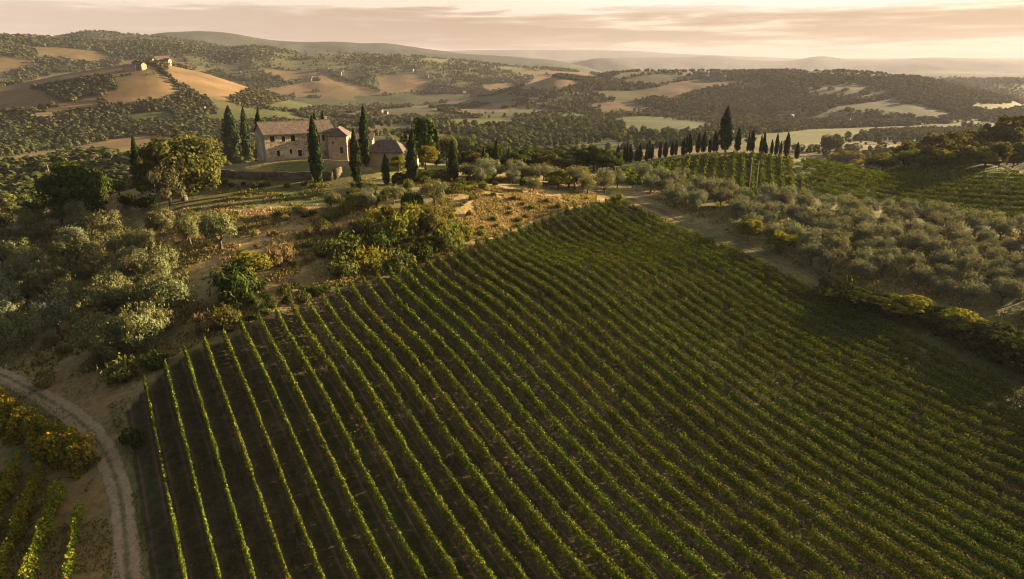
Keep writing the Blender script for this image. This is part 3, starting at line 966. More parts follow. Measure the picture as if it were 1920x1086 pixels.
def protos():
    def blob(n, rx, rz, zc, rr, top=1.0):
        d = sph(n)
        q = rng.random(n) ** 0.45
        p = np.column_stack([d[:, 0] * rx * q, d[:, 1] * rx * q, zc + np.abs(d[:, 2]) ** 0.9 * np.sign(d[:, 2]) * rz * q])
        r = rr * (0.75 + 0.6 * rng.random(n))
        return p, r
    # unit trees: about 1 m wide radius -> scaled by the copy. height in the same unit
    out = []
    for i in range(7):      # olive: crown radius 2.6, height 4.4
        p, r = blob(19, 1.95, 1.3, 2.65, 0.74)
        p[:, 2] += rng.normal(size=len(p)) * 0.25
        V, Q = clump_crown(p, r, 210, 0.115)
        # shoots sticking out on top
        k = 200
        d = sph(k)
        d[:, 2] = np.abs(d[:, 2])
        pp = np.column_stack([d[:, 0] * 2.2, d[:, 1] * 2.2, 2.85 + d[:, 2] * 1.6]) + rng.normal(size=(k, 3)) * 0.22
        V2, Q2 = cards(pp, d + rng.normal(size=(k, 3)), 0.15, 0.4, (0, 0, 1))
        out.append(make_proto('olive_tree', (np.concatenate([V, V2]), np.concatenate([Q, Q2 + len(V)])), M['olive'], trunk_mb(1.3, 0.2, 4, 1.2, 0.12)))
    PROTO['olive'] = out
    PROTO['olive_warm'] = []
    for t in out:
        c = copy_tree(t, (0, 0, -500), 0, (1, 1, 1))
        for ch in c.children:
            if ch.name.startswith('crown'):
                ch.data = ch.data.copy()
                ch.data.materials[0] = M['olive_warm']
        PROTO['olive_warm'].append(c)
    out = []
    for i in range(7):      # cypress: height 10, radius 1
        n = 2300
        h = rng.random(n) ** 0.9
        prof = np.interp(h, [0, 0.04, 0.16, 0.35, 0.6, 0.82, 0.94, 1.0], [0.35, 0.72, 0.92, 1.0, 0.84, 0.5, 0.22, 0.02])
        th = rng.random(n) * 6.283
        lob = 1 + 0.13 * np.sin(th * 3 + i + h * 5) + 0.1 * np.sin(th * 5 - h * 13 + i)
        lump = 1 + 0.3 * (vnoise(th * 2.5, h * 14, 40 + i) - 0.5) * 2
        q = prof * lob * lump * (0.72 + 0.30 * rng.random(n))
        c = np.column_stack([np.cos(th) * q, np.sin(th) * q, 0.55 + h * 9.6])
        c[:, 0] += 0.12 * np.sin(h * 3 + i)
        nn = np.column_stack([np.cos(th), np.sin(th), 0.35 + 0 * th]) + rng.normal(size=(n, 3)) * 0.4
        out.append(make_proto('cypress_tree', cards(c, nn, 0.30 * (0.7 + 0.6 * rng.random(n)) * (0.55 + 0.45 * prof), 0.5, (0, 0, 1)), M['cypress'],
                              None))
        mb = MB()
        mb.tube([(0, 0, -0.6), (0, 0, 0.8), (0.02, 0, 3), (0, 0, 9)], [0.17, 0.14, 0.11, 0.03], 7)
        mb.build('trunk', M['bark'], out[-1], True)
    PROTO['cypress'] = out
    for key, mat, nv in (('dark', 'dark', 5), ('mid', 'mid', 5), ('yellow', 'yellow', 4)):
        out = []
        for i in range(nv):     # broadleaf: crown radius 3, height 7
            p, r = blob(24, 2.35, 2.2, 4.2, 0.95)
            V, Q = clump_crown(p, r, 125, 0.25)
            out.append(make_proto('broadleaf_tree', (V, Q), M[mat], trunk_mb(2.2, 0.26, 5, 1.7, 0.06)))
        PROTO[key] = out
    out = []
    for i in range(3):       # big domed tree, crown radius 7.5, height 11
        p, r = blob(105, 6.2, 4.4, 5.8, 1.55)
        p[:, 2] = np.maximum(p[:, 2], 2.2)
        V, Q = clump_crown(p, r, 120, 0.32)
        out.append(make_proto('domed_tree', (V, Q), M[('mid', 'dark', 'mid')[i]], trunk_mb(3.2, 0.5, 7, 3.6, 0.03)))
    PROTO['dome'] = out
    for key, mat, nv in (('shrub', 'mid', 4), ('shrub_dark', 'dark', 3), ('shrub_rust', 'rust', 3), ('shrub_yellow', 'yellow', 3)):
        out = []
        for i in range(nv):      # shrub: radius 2, height 2.4
            p, r = blob(13, 1.5, 0.75, 1.0, 0.62)
            p[:, 2] = np.abs(p[:, 2] - 0.3) + 0.3
            V, Q = clump_crown(p, r, 110, 0.17)
            k = 120
            d = sph(k)
            d[:, 2] = np.abs(d[:, 2])
            V2, Q2 = cards(d * np.array([1.8, 1.8, 1.5]) + np.array([0, 0, 0.8]) + rng.normal(size=(k, 3)) * 0.2, d + rng.normal(size=(k, 3)), 0.24, 0.35, (0, 0, 1))
            mb = MB()
            for b in range(4):
                a = b * 1.57 + i
                mb.tube([(0, 0, -0.3), (math.cos(a) * 0.3, math.sin(a) * 0.3, 0.5), (math.cos(a) * 0.9, math.sin(a) * 0.9, 1.3)], [0.07, 0.05, 0.02], 5)
            root = empty('shrub', (0, 0, -500))
            link('foliage', mesh_np('foliage', np.concatenate([V, V2]), np.concatenate([Q, Q2 + len(V)]), M[mat]), root)
            mb.build('stem', M['bark'], root, True)
            out.append(root)
        PROTO[key] = out
    for key, mat, nv in (('wood_dark', 'dark', 4), ('wood_mid', 'mid', 4), ('wood_rust', 'brownwood', 3)):      # distant tree, radius 3, height 7
        out = []
        for i in range(nv):
            p, r = blob(12, 2.1, 2.0, 3.8, 1.25)
            V, Q = clump_crown(p, r, 60, 0.42)
            o = link('woodland_tree', mesh_np('woodland_tree', V, Q, M[mat]))
            o.location = (0, 0, -500)
            out.append(o)
        PROTO[key] = out
    out = []
    for i in range(3):           # open-crowned pine-like tree
        p, r = blob(44, 2.5, 1.5, 5.2, 0.8)
        V, Q = clump_crown(p, r, 90, 0.24)
        out.append(make_proto('spreading_tree', (V, Q), M['mid'], trunk_mb(3.2, 0.22, 6, 1.9, 0.05)))
    PROTO['open'] = out


protos()
DIMS = {'olive': (2.5, 4.3), 'olive_warm': (2.5, 4.3), 'cypress': (1.05, 10.2), 'dark': (2.65, 6.9), 'mid': (2.65, 6.9), 'yellow': (2.65, 6.9), 'dome': (6.6, 10.8),
        'shrub': (2.0, 2.4), 'shrub_dark': (2.0, 2.4), 'shrub_rust': (2.0, 2.4), 'shrub_yellow': (2.0, 2.4), 'wood_dark': (3.2, 7.0), 'wood_mid': (3.2, 7.0), 'wood_rust': (3.2, 7.0), 'open': (3.2, 7.2)}
_used = {}


def plant(kind, p, label, cat, group=None, width=None, height=None, scale=None):
    """copy a tree to a place; width and height in metres"""
    k = _used.get(kind, 0)
    _used[kind] = k + 1
    src = PROTO[kind][k % len(PROTO[kind])]
    w0, h0 = DIMS[kind]
    sx = (width / (2 * w0)) if width else (scale or 1)
    sz = (height / h0) if height else sx
    o = copy_tree(src, (p[0], p[1], p[2] - 0.08), random.uniform(0, 6.28), (sx * random.uniform(0.94, 1.06), sx * random.uniform(0.94, 1.06), sz))
    if kind == 'cypress':
        o.rotation_euler.x, o.rotation_euler.y = random.gauss(0, 0.022), random.gauss(0, 0.022)
        o.scale.x *= random.uniform(0.82, 1.2)
    tag(o, label, cat, group)
    return o


def px_size(p, px):
    """metres spanned by px photo pixels at a place"""
    d = p[1] * CP - (p[2] - ZC) * SP
    return px * d / F


def plant_px(kind, px, py, wpx, label, cat, group=None, hpx=None, pos=None):
    p = at(px, py)[0] if pos is None else pos
    return plant(kind, p, label, cat, group, px_size(p, wpx), px_size(p, hpx) if hpx else None)


# ------------------------------------------------------------------ the vineyard rows


def row_leaves(x, y, z, depth, width=0.225, zc=1.08, zh=0.62, dirv=VU, base=230, size=0.09, seed=0, vigor=None):
    """leaves of one trellised row along sampled points"""
    n = len(x)
    seglen = math.hypot(x[1] - x[0], y[1] - y[0])
    s = np.arange(n) * seglen
    zh = zh * random.uniform(0.85, 1.12)
    zc = zc * random.uniform(0.94, 1.06)
    dens = base * seglen * np.clip((80 / depth) ** 0.75, 0.35, 1.35)
    vig = 0.42 + 1.05 * vnoise(s / 1.1, np.full(n, seed * 3.7), 81) * (0.55 + 0.9 * vnoise(s / 9.0, np.full(n, seed * 1.3), 82))
    vig = np.where(vnoise(s / 1.6, np.full(n, seed * 5.1), 83) < 0.17, vig * 0.18, vig)      # missing vines
    if vigor is not None:
        vig = vig * vigor
    cnt = rng.poisson(dens * vig)
    idx = np.repeat(np.arange(n), cnt)
    m = len(idx)
    if m == 0:
        return None
    vi = np.clip(vig[idx], 0.5, 1.3)
    th = rng.random(m) * 6.283
    rr = 0.35 + 0.72 * rng.random(m) ** 0.7
    off = np.cos(th) * width * rr * vi
    hz = zc + np.sin(th) * zh * rr * (0.8 + 0.25 * vi)
    sh = rng.random(m) < 0.09
    hz = np.where(sh, zc + zh + rng.random(m) * 0.5 * vi, hz)
    off = np.where(sh, off * 0.4, off)
    al = (rng.random(m) - 0.5) * seglen * 1.4
    dv = np.array(dirv)
    nv = np.array([dv[1], -dv[0]])
    C = np.column_stack([x[idx] + dv[0] * al + nv[0] * off, y[idx] + dv[1] * al + nv[1] * off, z[idx] + np.maximum(hz, 0.12)])
    N = np.column_stack([nv[0] * np.cos(th), nv[1] * np.cos(th), np.sin(th) + 0.15]) + rng.normal(size=(m, 3)) * 0.45
    S = size * (0.7 + 0.7 * rng.random(m)) * np.clip((depth[idx] / 75) ** 0.55, 0.85, 1.6)
    return cards(C, N, S, 0.78)


def row_woody(x, y, z, spacing, h=0.85, r=0.03):
    """vine stems and the trellis stakes of a row, thin square sticks"""
    seglen = math.hypot(x[1] - x[0], y[1] - y[0])
    st = max(1, int(round(spacing / seglen)))
    i = np.arange(0, len(x), st)
    h = np.where(np.arange(len(i)) % 5 == 0, 1.9, h)       # every fifth is a trellis stake
    c = np.column_stack([x[i], y[i], z[i]]) + np.column_stack([rng.normal(size=len(i)) * 0.05, rng.normal(size=len(i)) * 0.05, np.zeros(len(i))])
    q = np.array([(-1, -1), (1, -1), (1, 1), (-1, 1)]) * r
    low = np.concatenate([c[:, None, :2] + q, np.broadcast_to((c[:, 2] - 0.2)[:, None, None], (len(i), 4, 1))], -1)
    top = np.concatenate([c[:, None, :2] + q * 0.8 + rng.normal(size=(len(i), 1, 2)) * 0.06, np.broadcast_to((c[:, 2] + h)[:, None, None], (len(i), 4, 1))], -1)
    V = np.concatenate([low, top], 1).reshape(-1, 3)
    f = np.array([(0, 1, 5, 4), (1, 2, 6, 5), (2, 3, 7, 6), (3, 0, 4, 7), (4, 5, 6, 7)])
    Q = (np.arange(len(i))[:, None, None] * 8 + f[None]).reshape(-1, 4)
    return V, Q


def post_at(x, y, z, parent, h=1.75, lean=(0, 0)):
    mb = MB()
    mb.tube([(x, y, z - 0.4), (x + lean[0], y + lean[1], z + h)], [0.05, 0.045], 6)
    return mb.build('post', M['wood'], parent)


def vine_row(x, y, label, group, dirv, seed, mat='vine', posts=True, stems=True, **kw):
    z = G(x, y)
    depth = project(x, y, z)[2]
    r = row_leaves(x, y, z, depth, dirv=dirv, seed=seed, **kw)
    if r is None:
        return None
    o0 = np.array([x[0], y[0], z[0]])
    root = empty('vine_row', tuple(o0))
    tag(root, label, 'vine row', group)
    link('foliage', mesh_np('foliage', r[0] - o0, r[1], M[mat]), root)
    if stems:
        V, Q = row_woody(x, y, z, 1.0)
        so = link('stems', mesh_np('stems', V - o0, Q, M['bark']), root)
        so['kind'] = 'stuff'
    if posts:
        for e, sg in ((0, 1), (-1, -1)):
            if sg == 1 and not (0 < project(x[e], y[e], z[e])[0] < 1920 and project(x[e], y[e], z[e])[1] < 1086):
                continue
            post_at(x[e] - o0[0], y[e] - o0[1], z[e] - o0[2], root, 1.7)
    return root


def main_vineyard():
    for k in range(NROWS):
        c = (k + 0.37) * ROWW
        top = float(vine_top(np.array([c]))[0]) + random.uniform(-0.5, 0.5)
        s = np.arange(top, top - 330, -0.25)
        x, y = VN[0] * c + VU[0] * s, VN[1] * c + VU[1] * s
        ok = (y > 16)
        x, y, s = x[ok], y[ok], s[ok]
        px, py, _ = project(x, y, G(x, y))
        out = np.where((py > 1150) | (px > 2030))[0]
        if len(out):
            e = out[0]
            x, y, s, px, py = x[:e], y[:e], s[:e], px[:e], py[:e]
        if len(x) < 8:
            continue
        # a patchy, weedy stretch in the upper right of the field
        vig = np.ones(len(x))
        pat = in_poly(px, py, [(1080, 400), (1200, 400), (1320, 470), (1350, 560), (1280, 580), (1150, 480)])
        vig = np.where(pat, 0.55 + 0.6 * vnoise(s / 3.0, np.full(len(s), k * 2.1), 90), vig)
        if k == 0:
            lab = 'long vine row on the far left, beside the dirt road'
        elif k == NROWS - 1:
            lab = 'outermost vine row on the right, along the grassy track'
        elif k <= 20:
            lab = f'vine row, {ordw(k)} from the dirt road side of the big vineyard'
        else:
            lab = f'vine row, {ordw(NROWS - 1 - k)} from the olive grove side of the big vineyard'
        vine_row(x, y, lab, 'vine rows of the big vineyard', -VU, k, vigor=vig)


main_vineyard()


def field_rows(poly, az, spacing, phase, label, group, mat, maxn=40, ladder=None, order='left', **kw):
    """rows clipped to a plot given by its outline"""
    P = at([p[0] for p in poly], [p[1] for p in poly])
    u = np.array([math.sin(az), math.cos(az)])
    n = np.array([math.cos(az), -math.sin(az)])
    c, s = P[:, :2] @ n, P[:, :2] @ u
    cs = np.arange(c.min() + phase, c.max(), spacing)
    rows = []
    for q in cs:
        t = np.arange(s.min(), s.max(), 0.3)
        x, y = n[0] * q + u[0] * t, n[1] * q + u[1] * t
        px, py, _ = project(x, y, G(x, y))
        ok = in_poly(x, y, [tuple(v[:2]) for v in P])
        if ok.sum() < 14:
            continue
        i0, i1 = np.where(ok)[0][[0, -1]]
        rows.append((x[i0:i1], y[i0:i1], t[i0:i1], ok[i0:i1]))
    for k, (x, y, t, ok) in enumerate(rows[:maxn]):
        vig = ok.astype(float)
        if ladder:
            vig = vig * (0.3 + 1.2 * (0.5 + 0.5 * np.cos(t / ladder * 6.283)) ** 2)
        vine_row(x, y, label(k, len(rows)), group, u, k + 100, mat, posts=False, stems=False, vigor=vig, **kw)


def lab_ladder(k, n):
    return f'short bright vine row on the knoll below the cypresses, {ordw(k)} from the left'


def lab_right(k, n):
    return f'vine row across the right-hand slope, {ordw(n - 1 - k)} up from the olive grove'


field_rows([(1158, 344), (1160, 322), (1230, 308), (1300, 297), (1420, 290), (1482, 300), (1500, 330), (1520, 368), (1440, 382), (1380, 378), (1300, 362), (1230, 350)],
           R(17.5), 2.5, 0.6, lab_ladder, 'vine rows on the knoll', 'vine_hill', ladder=3.9, base=120, size=0.15, width=1.1, zc=0.62, zh=0.42)
_a, _b = at([1540, 1900], [366, 413])
_azr = math.atan2(_b[0] - _a[0], _b[1] - _a[1])
field_rows([(1535, 366), (1508, 330), (1500, 304), (1620, 323), (1920, 330), (2020, 333), (2020, 428), (1900, 413), (1700, 388)],
           _azr, 4.0, 0.4, lab_right, 'vine rows on the right-hand slope', 'vine_hill',
           base=150, size=0.12, width=0.36, zc=0.78, zh=0.5)


def corner_rows():
    lines = [((-45, 1075), (39, 868), 'short autumn vine row in the bottom left corner, nearest the left edge'),
             ((-8, 1105), (76, 890), 'autumn vine row in the bottom left corner, second from the left edge'),
             ((50, 1110), (110, 930), 'autumn vine row in the bottom left corner, third from the left edge'),
             ((128, 1110), (152, 962), 'thin sparse vine row in the bottom left corner, nearest the dirt road')]
    for k, (a, b, lab) in enumerate(lines):
        A, B = at([a[0], b[0]], [a[1], b[1]])
        L = math.hypot(B[0] - A[0], B[1] - A[1])
        t = np.arange(0, L, 0.25) / L
        x, y = A[0] + (B[0] - A[0]) * t, A[1] + (B[1] - A[1]) * t
        dv = np.array([B[0] - A[0], B[1] - A[1]]) / L
        vine_row(x, y, lab, 'autumn vine rows in the corner', dv, 200 + k, 'vine_autumn', base=300 if k < 3 else 110, size=0.12, width=0.72 if k < 3 else 0.4,
                 zc=1.0, zh=0.7 if k < 3 else 0.5)


corner_rows()


def hedge(name, pts, width, height, label, mat, leaf=0.14, per=330, lump=0.3, box=False):
    """a hedge along a line of places"""
    P = at([p[0] for p in pts], [p[1] for p in pts])
    seg = np.r_[0, np.cumsum(np.hypot(*np.diff(P[:, :2], axis=0).T))]
    n = int(seg[-1] * per)
    s = rng.random(n) * seg[-1]
    x, y = np.interp(s, seg, P[:, 0]), np.interp(s, seg, P[:, 1])
    dx, dy = np.interp(s + 0.5, seg, P[:, 0]) - np.interp(s - 0.5, seg, P[:, 0]), np.interp(s + 0.5, seg, P[:, 1]) - np.interp(s - 0.5, seg, P[:, 1])
    L = np.hypot(dx, dy) + 1e-6
    nx, ny = dy / L, -dx / L
    th = rng.random(n) * math.pi
    e = 0.55 if box else 1.0
    cx, cz = np.sign(np.cos(th)) * np.abs(np.cos(th)) ** e, np.sin(th) ** e
    rr = (0.72 + 0.32 * rng.random(n)) * (1 + lump * 2 * (vnoise(s / 1.4, th * 1.6, 300) - 0.5))
    end = np.clip(np.minimum(s, seg[-1] - s) / (width * 0.5), 0, 1) ** 0.5
    ox, hz = cx * width * 0.5 * rr * (0.4 + 0.6 * end), cz * height * rr * (0.55 + 0.45 * end)
    low = rng.random(n) < 0.25
    hz = np.where(low, hz * rng.random(n), hz)
    X, Y = x + nx * ox, y + ny * ox
    C = np.column_stack([X, Y, G(X, Y) + hz + 0.05])
    N = np.column_stack([nx * cx, ny * cx, cz]) + rng.normal(size=(n, 3)) * 0.6
    V, Q = cards(C, N, leaf * (0.7 + 0.7 * rng.random(n)), 0.7)
    o0 = np.array([P[0, 0], P[0, 1], P[0, 2]])
    root = empty(name, tuple(o0))
    tag(root, label, 'hedge')
    link('foliage', mesh_np('foliage', V - o0, Q, M[mat]), root)
    mb = MB()
    for q in np.arange(0.5, seg[-1], 1.6):
        a, b = np.interp(q, seg, P[:, 0]), np.interp(q, seg, P[:, 1])
        g = float(G(np.array([a]), np.array([b]))[0])
        mb.tube([(a - o0[0], b - o0[1], g - o0[2] - 0.2), (a - o0[0] + 0.1, b - o0[1], g - o0[2] + height * 0.6)], [0.06, 0.03], 5)
    so = mb.build('stems', M['bark'], root)
    so['kind'] = 'stuff'
    return root


hedge('hedge', [(-60, 765), (0, 785), (60, 822), (120, 860), (168, 884)], 3.3, 2.5, 'rust and yellow bramble hedge beside the dirt road, bottom left', 'bramble', 0.15, 560, 0.6)
hedge('clipped_hedge', [(832, 366), (850, 364), (868, 361)], 1.8, 2.2, 'small clipped green hedge at the gravel road bend', 'mid', 0.14, 420, 0.1, True)
hedge('clipped_hedge', [(650, 388), (680, 387), (712, 390)], 1.8, 2.6, 'clipped green hedge between olives below the villa', 'mid', 0.14, 420, 0.12, True)
hedge('clipped_hedge', [(752, 394), (775, 393), (794, 392)], 2.2, 3.2, 'tall dark clipped hedge beside the bank olive', 'dark', 0.15, 420, 0.12, True)
hedge('garden_hedge', [(735, 345), (770, 343), (805, 341), (842, 338)], 2.6, 2.4, 'long garden hedge in front of the villa lawn', 'dark', 0.15, 420, 0.2, True)

# ------------------------------------------------------------------ cypresses


def cypresses():
    V = [  # px, base, top, width px, label
        (266, 364, 258, 20, 'lone cypress at the farm track bend, left of the big domed tree'),
        (438, 305, 203, 27, 'broad cypress left of the villa, leftmost of three'),
        (465, 303, 205, 19, 'slim cypress left of the villa, middle of three'),
        (486, 296, 201, 17, 'cypress behind the left corner of the villa'),
        (595, 349, 222, 20, 'tall cypress standing in front of the villa facade'),
        (590, 292, 208, 13, 'cypress behind the villa roof, left one of two'),
        (609, 292, 207, 13, 'cypress behind the villa roof, right one of two'),
        (671, 347, 245, 18, 'cypress in front of the villa wing'),
        (687, 313, 202, 21, 'tallest cypress beside the villa, between wing and annex'),
        (724, 347, 289, 13, 'small cypress in front of the annex'),
        (774, 343, 245, 20, 'dense cypress right of the annex, before the garden hedge'),
        (818, 312, 232, 13, 'thin cypress against the dark trees behind the annex'),
        (851, 339, 264, 16, 'cypress beside the gravel road, right of the garden hedge'),
        (908, 333, 276, 11, 'thin cypress on the road bank, leftmost of three'),
        (930, 331, 262, 13, 'thin cypress on the road bank, middle and tallest of three'),
        (953, 321, 278, 9, 'thin cypress on the road bank, rightmost of three'),
    ]
    for px, b, t, w, lab in V:
        if b in (296, 292):     # rooted behind the house
            d = ray(px, 262)
            q = 193.0 if b == 296 else 203.0
            x, y = d[0] * q, d[1] * q
            p = np.array([x, y, float(G(np.array([x]), np.array([y]))[0])])
            dd = ray(px, t)
            top = ZC + dd[2] * (y / dd[1])
            plant('cypress', p, lab, 'cypress', 'cypresses around the villa', px_size(p, w), top - p[2] + 0.1)
        else:
            p = at(px, b)[0]
            plant('cypress', p, lab, 'cypress', 'cypresses around the villa', px_size(p, w) * 1.05, px_size(p, b - t) * 1.02)
    H = [(70, 440, 520, 30), (145, 470, 600, 20), (170, 410, 595, 38), (228, 395, 580, 26), (248, 390, 575, 24), (278, 405, 575, 36), (330, 435, 565, 26), (360, 395, 565, 34),
         (418, 390, 560, 36), (440, 360, 545, 26), (460, 400, 545, 28), (528, 380, 535, 34), (573, 375, 525, 40), (635, 385, 515, 28), (664, 362, 510, 30), (725, 345, 510, 38),
         (753, 335, 500, 28), (782, 310, 495, 38), (850, 310, 490, 40), (896, 290, 488, 46), (955, 365, 488, 32), (990, 295, 482, 34), (1010, 320, 482, 26), (1085, 86, 478, 98),
         (1185, 262, 478, 48), (1272, 310, 478, 26), (1296, 290, 478, 26), (1318, 272, 478, 28), (1380, 328, 492, 26), (1404, 298, 492, 34), (1428, 390, 492, 26), (1476, 362, 497, 28),
         (1512, 312, 502, 36), (1548, 375, 490, 22), (1600, 302, 502, 48), (1690, 385, 517, 36)]
    s = 4.525
    big = 23
    for k, (x, t, b, w) in enumerate(H):
        px, py = 1120 + x / s, 180 + b / s - 1.0
        p = at(px, py)[0]
        if math.hypot(p[0], p[1]) > 260:      # the ray cleared the crest: stand it on the crest
            for yy in np.arange(py, py + 14, 0.5):
                p = at(px, yy)[0]
                if math.hypot(p[0], p[1]) < 260:
                    break
        dd = ray(px, 180 + t / s)
        q = p[1] / dd[1]
        h = ZC + dd[2] * q - p[2]
        if k == big:
            lab = 'giant broad cypress towering over the row on the knoll'
        elif k < big:
            lab = f'cypress on the knoll, {ordw(big - 1 - k)} to the left of the giant one'
        else:
            lab = f'cypress on the knoll, {ordw(k - big - 1)} to the right of the giant one'
        plant('cypress', p, lab, 'cypress', 'cypresses along the knoll', px_size(p, w / s) * 1.05, h)


cypresses()

# ------------------------------------------------------------------ single trees


def single_trees():
    T = [('dome', 346, 376, 162, 124, 'huge domed green tree left of the villa', 'tree'),
         ('dome', 152, 410, 118, 104, 'round dark evergreen tree left of the farm track', 'tree'),
         ('olive_warm', 320, 396, 72, 80, 'grey olive tree at the foot of the huge domed tree', 'olive tree'),
         ('dark', 792, 310, 66, 92, 'dark bushy tree standing right of the annex', 'tree'),
         ('yellow', 798, 318, 40, 48, 'bright green small tree on the villa lawn', 'tree'),
         ('yellow', 748, 322, 32, 32, 'low yellow-green tree before the annex corner', 'tree'),
         ('dark', 874, 310, 50, 56, 'round dark tree behind the gravel road cypresses', 'tree'),
         ('mid', 838, 312, 40, 56, 'mid green tree between two dark trees right of annex', 'tree'),
         ('open', 1553, 306, 48, 56, 'spreading tree with bare trunk at the end of the knoll', 'tree'),
         ('yellow', 1588, 314, 58, 38, 'yellow-green bushy tree right of the spreading tree', 'tree'),
         ('yellow', 1655, 320, 62, 32, 'low yellow-green tree before the dark wood', 'tree'),
         ('yellow', 1403, 452, 44, 44, 'yellow autumn tree below the right olive grove', 'tree'),
         ('yellow', 1462, 476, 56, 46, 'wide yellow-topped tree beside the lane, right of autumn tree', 'tree')]
    for kind, px, py, w, h, lab, cat in T:
        plant_px(kind, px, py, w, lab, cat, None, h)
    O = [(622, 392, 40, 'slim grey olive below the tall facade cypress'), (692, 396, 50, 'pale olive on the bank below the villa wing'),
         (738, 384, 44, 'dim olive before the annex, behind the tall clipped hedge'), (816, 387, 56, 'dense olive at the top of the scrubby bank'),
         (880, 340, 38, 'olive beside the gravel road cypresses'), (962, 345, 32, 'pale olive right of the three thin road cypresses'),
         (1000, 361, 34, 'olive standing alone at the top of the dry bank'), (985, 340, 34, 'olive across the road from the dry bank'),
         (1020, 338, 36, 'olive at the far side of the gravel road end'), (1102, 364, 44, 'olive second left of the lane corner'),
         (1134, 362, 40, 'olive at the lane corner above the vineyard'), (898, 338, 24, 'small olive between two thin road cypresses')]
    for px, py, w, lab in O:
        plant_px('olive' if 'pale' in lab else 'olive_warm', px, py, w, lab, 'olive tree', 'olives along the villa road')
    for px, py, w, lab in [(1046, 354, 46, 'yellow-green round tree right of the gravel road end'), (1066, 352, 42, 'yellow-green tree, right of a pair above the bank'),
                           (1082, 345, 40, 'yellow-green tree behind the lane olives')]:
        plant_px('yellow', px, py, w, lab, 'tree', None, w * 0.9)
    W = [(985, 318, 44, 42), (1015, 316, 40, 38), (1040, 318, 46, 40), (1068, 316, 46, 42), (1094, 318, 48, 44), (1120, 320, 46, 42), (1138, 322, 36, 34), (905, 312, 40, 44), (940, 312, 36, 42)]
    for k, (px, py, w, h) in enumerate(sorted(W)):
        plant_px('dark', px, py, w, f'dark round tree in the wood behind the gravel road, {ordw(k)} from left', 'tree', 'dark wood behind the gravel road', h)
    S = [('shrub', 1156, 386, 30, 26, 'small round shrub at the upper corner of the vineyard'),
         ('shrub_rust', 80, 724, 52, 34, 'rust-coloured bush beside the dirt road, left of the sandy patch'),
         ('shrub', 232, 714, 84, 46, 'green bush at the foot of the lowest left olive'),
         ('shrub_dark', 290, 690, 60, 34, 'low dark bush between the olives and the vineyard headland'),
         ('shrub_rust', 388, 620, 70, 36, 'brown bush right of the pale olive above the headland'),
         ('shrub', 425, 612, 60, 44, 'green bush above the vineyard headland, below the brown bank'),
         ('shrub_dark', 440, 560, 96, 66, 'dark green thicket on the bank, above the headland bush'),
         ('yellow', 470, 530, 78, 66, 'yellow-green small tree on the bank above the dark thicket'),
         ('shrub_rust', 525, 500, 60, 50, 'dry grey-brown shrub in the middle of the bare bank'),
         ('shrub_rust', 560, 400, 36, 16, 'low rust shrub on the slope below the footpath'),
         ('shrub_yellow', 650, 400, 40, 26, 'bright yellow-green shrub right of the slim olive'),
         ('shrub_yellow', 770, 415, 56, 36, 'yellow-green broom bush at the top of the scrub'),
         ('shrub', 800, 440, 90, 60, 'large green shrub at the top of the scrub bank'),
         ('shrub_yellow', 750, 452, 80, 56, 'olive-green shrub left of the large top shrub'),
         ('shrub', 840, 470, 76, 52, 'rounded shrub on the right edge of the scrub bank'),
         ('shrub_dark', 710, 470, 70, 44, 'dark shrub in the middle of the scrub bank'),
         ('shrub', 650, 480, 76, 44, 'green shrub on the left edge of the scrub bank'),
         ('shrub_yellow', 690, 506, 80, 46, 'leafy shrub low on the scrub bank, over the row ends'),
         ('shrub', 645, 520, 66, 44, 'leafy shrub at the lower left of the scrub bank'),
         ('shrub', 745, 506, 72, 40, 'leafy shrub at the lower middle of the scrub bank'),
         ('shrub_dark', 790, 490, 70, 40, 'dark shrub at the lower right of the scrub bank'),
         ('shrub', 690, 440, 60, 34, 'low green shrub at the upper left of the scrub'),
         ('shrub_dark', 250, 838, 54, 40, 'dark low bush beside the first vine row and dirt road'),
         ('shrub', 610, 478, 46, 26, 'small weedy shrub left of the scrub bank'),
         ('shrub_yellow', 868, 452, 50, 36, 'small yellow-green shrub right of the scrub bank'),
         ('shrub_dark', 240, 385, 40, 24, 'dark bush inside the farm track bend'),
         ('shrub_dark', 275, 392, 46, 30, 'dark bush under the olive by the domed tree')]
    for kind, px, py, w, h, lab in S:
        plant_px(kind, px, py, w, lab, 'shrub' if 'shrub' in kind else 'tree', None, h)
    # hedgerow of tall bushes between the grove and the track, running on past the frame
    HB = [('shrub_dark', 1560, 566, 80, 52, 'dark low bush at the left end of the hedgerow'),
          ('dark', 1625, 585, 96, 72, 'dark bush in the hedgerow, left of the sunlit-edged one'),
          ('yellow', 1690, 594, 88, 82, 'tall hedgerow bush with a glowing yellow edge'),
          ('dark', 1745, 612, 80, 60, 'dark hedgerow bush, right of the glowing one'),
          ('yellow', 1792, 626, 76, 80, 'yellow-topped hedgerow bush before the olive grove'),
          ('dark', 1852, 660, 100, 92, 'big dark hedgerow tree, second from the right edge'),
          ('dark', 1925, 694, 110, 104, 'big dark hedgerow tree at the right edge')]
    for kind, px, py, w, h, lab in HB:
        plant_px(kind, px, py, w * 1.1, lab, 'bush', 'hedgerow along the track', h * 0.62)
    for k, (px, py, w, h) in enumerate([(2010, 735, 130, 120), (2110, 790, 140, 130), (2230, 850, 150, 140), (2370, 930, 160, 150), (2540, 1020, 180, 160)]):
        plant_px('dark', px, py, w * 1.25, f'dark hedgerow tree beyond the right edge, {ordw(k)} past the frame', 'bush', 'hedgerow along the track', h * 0.5)


single_trees()


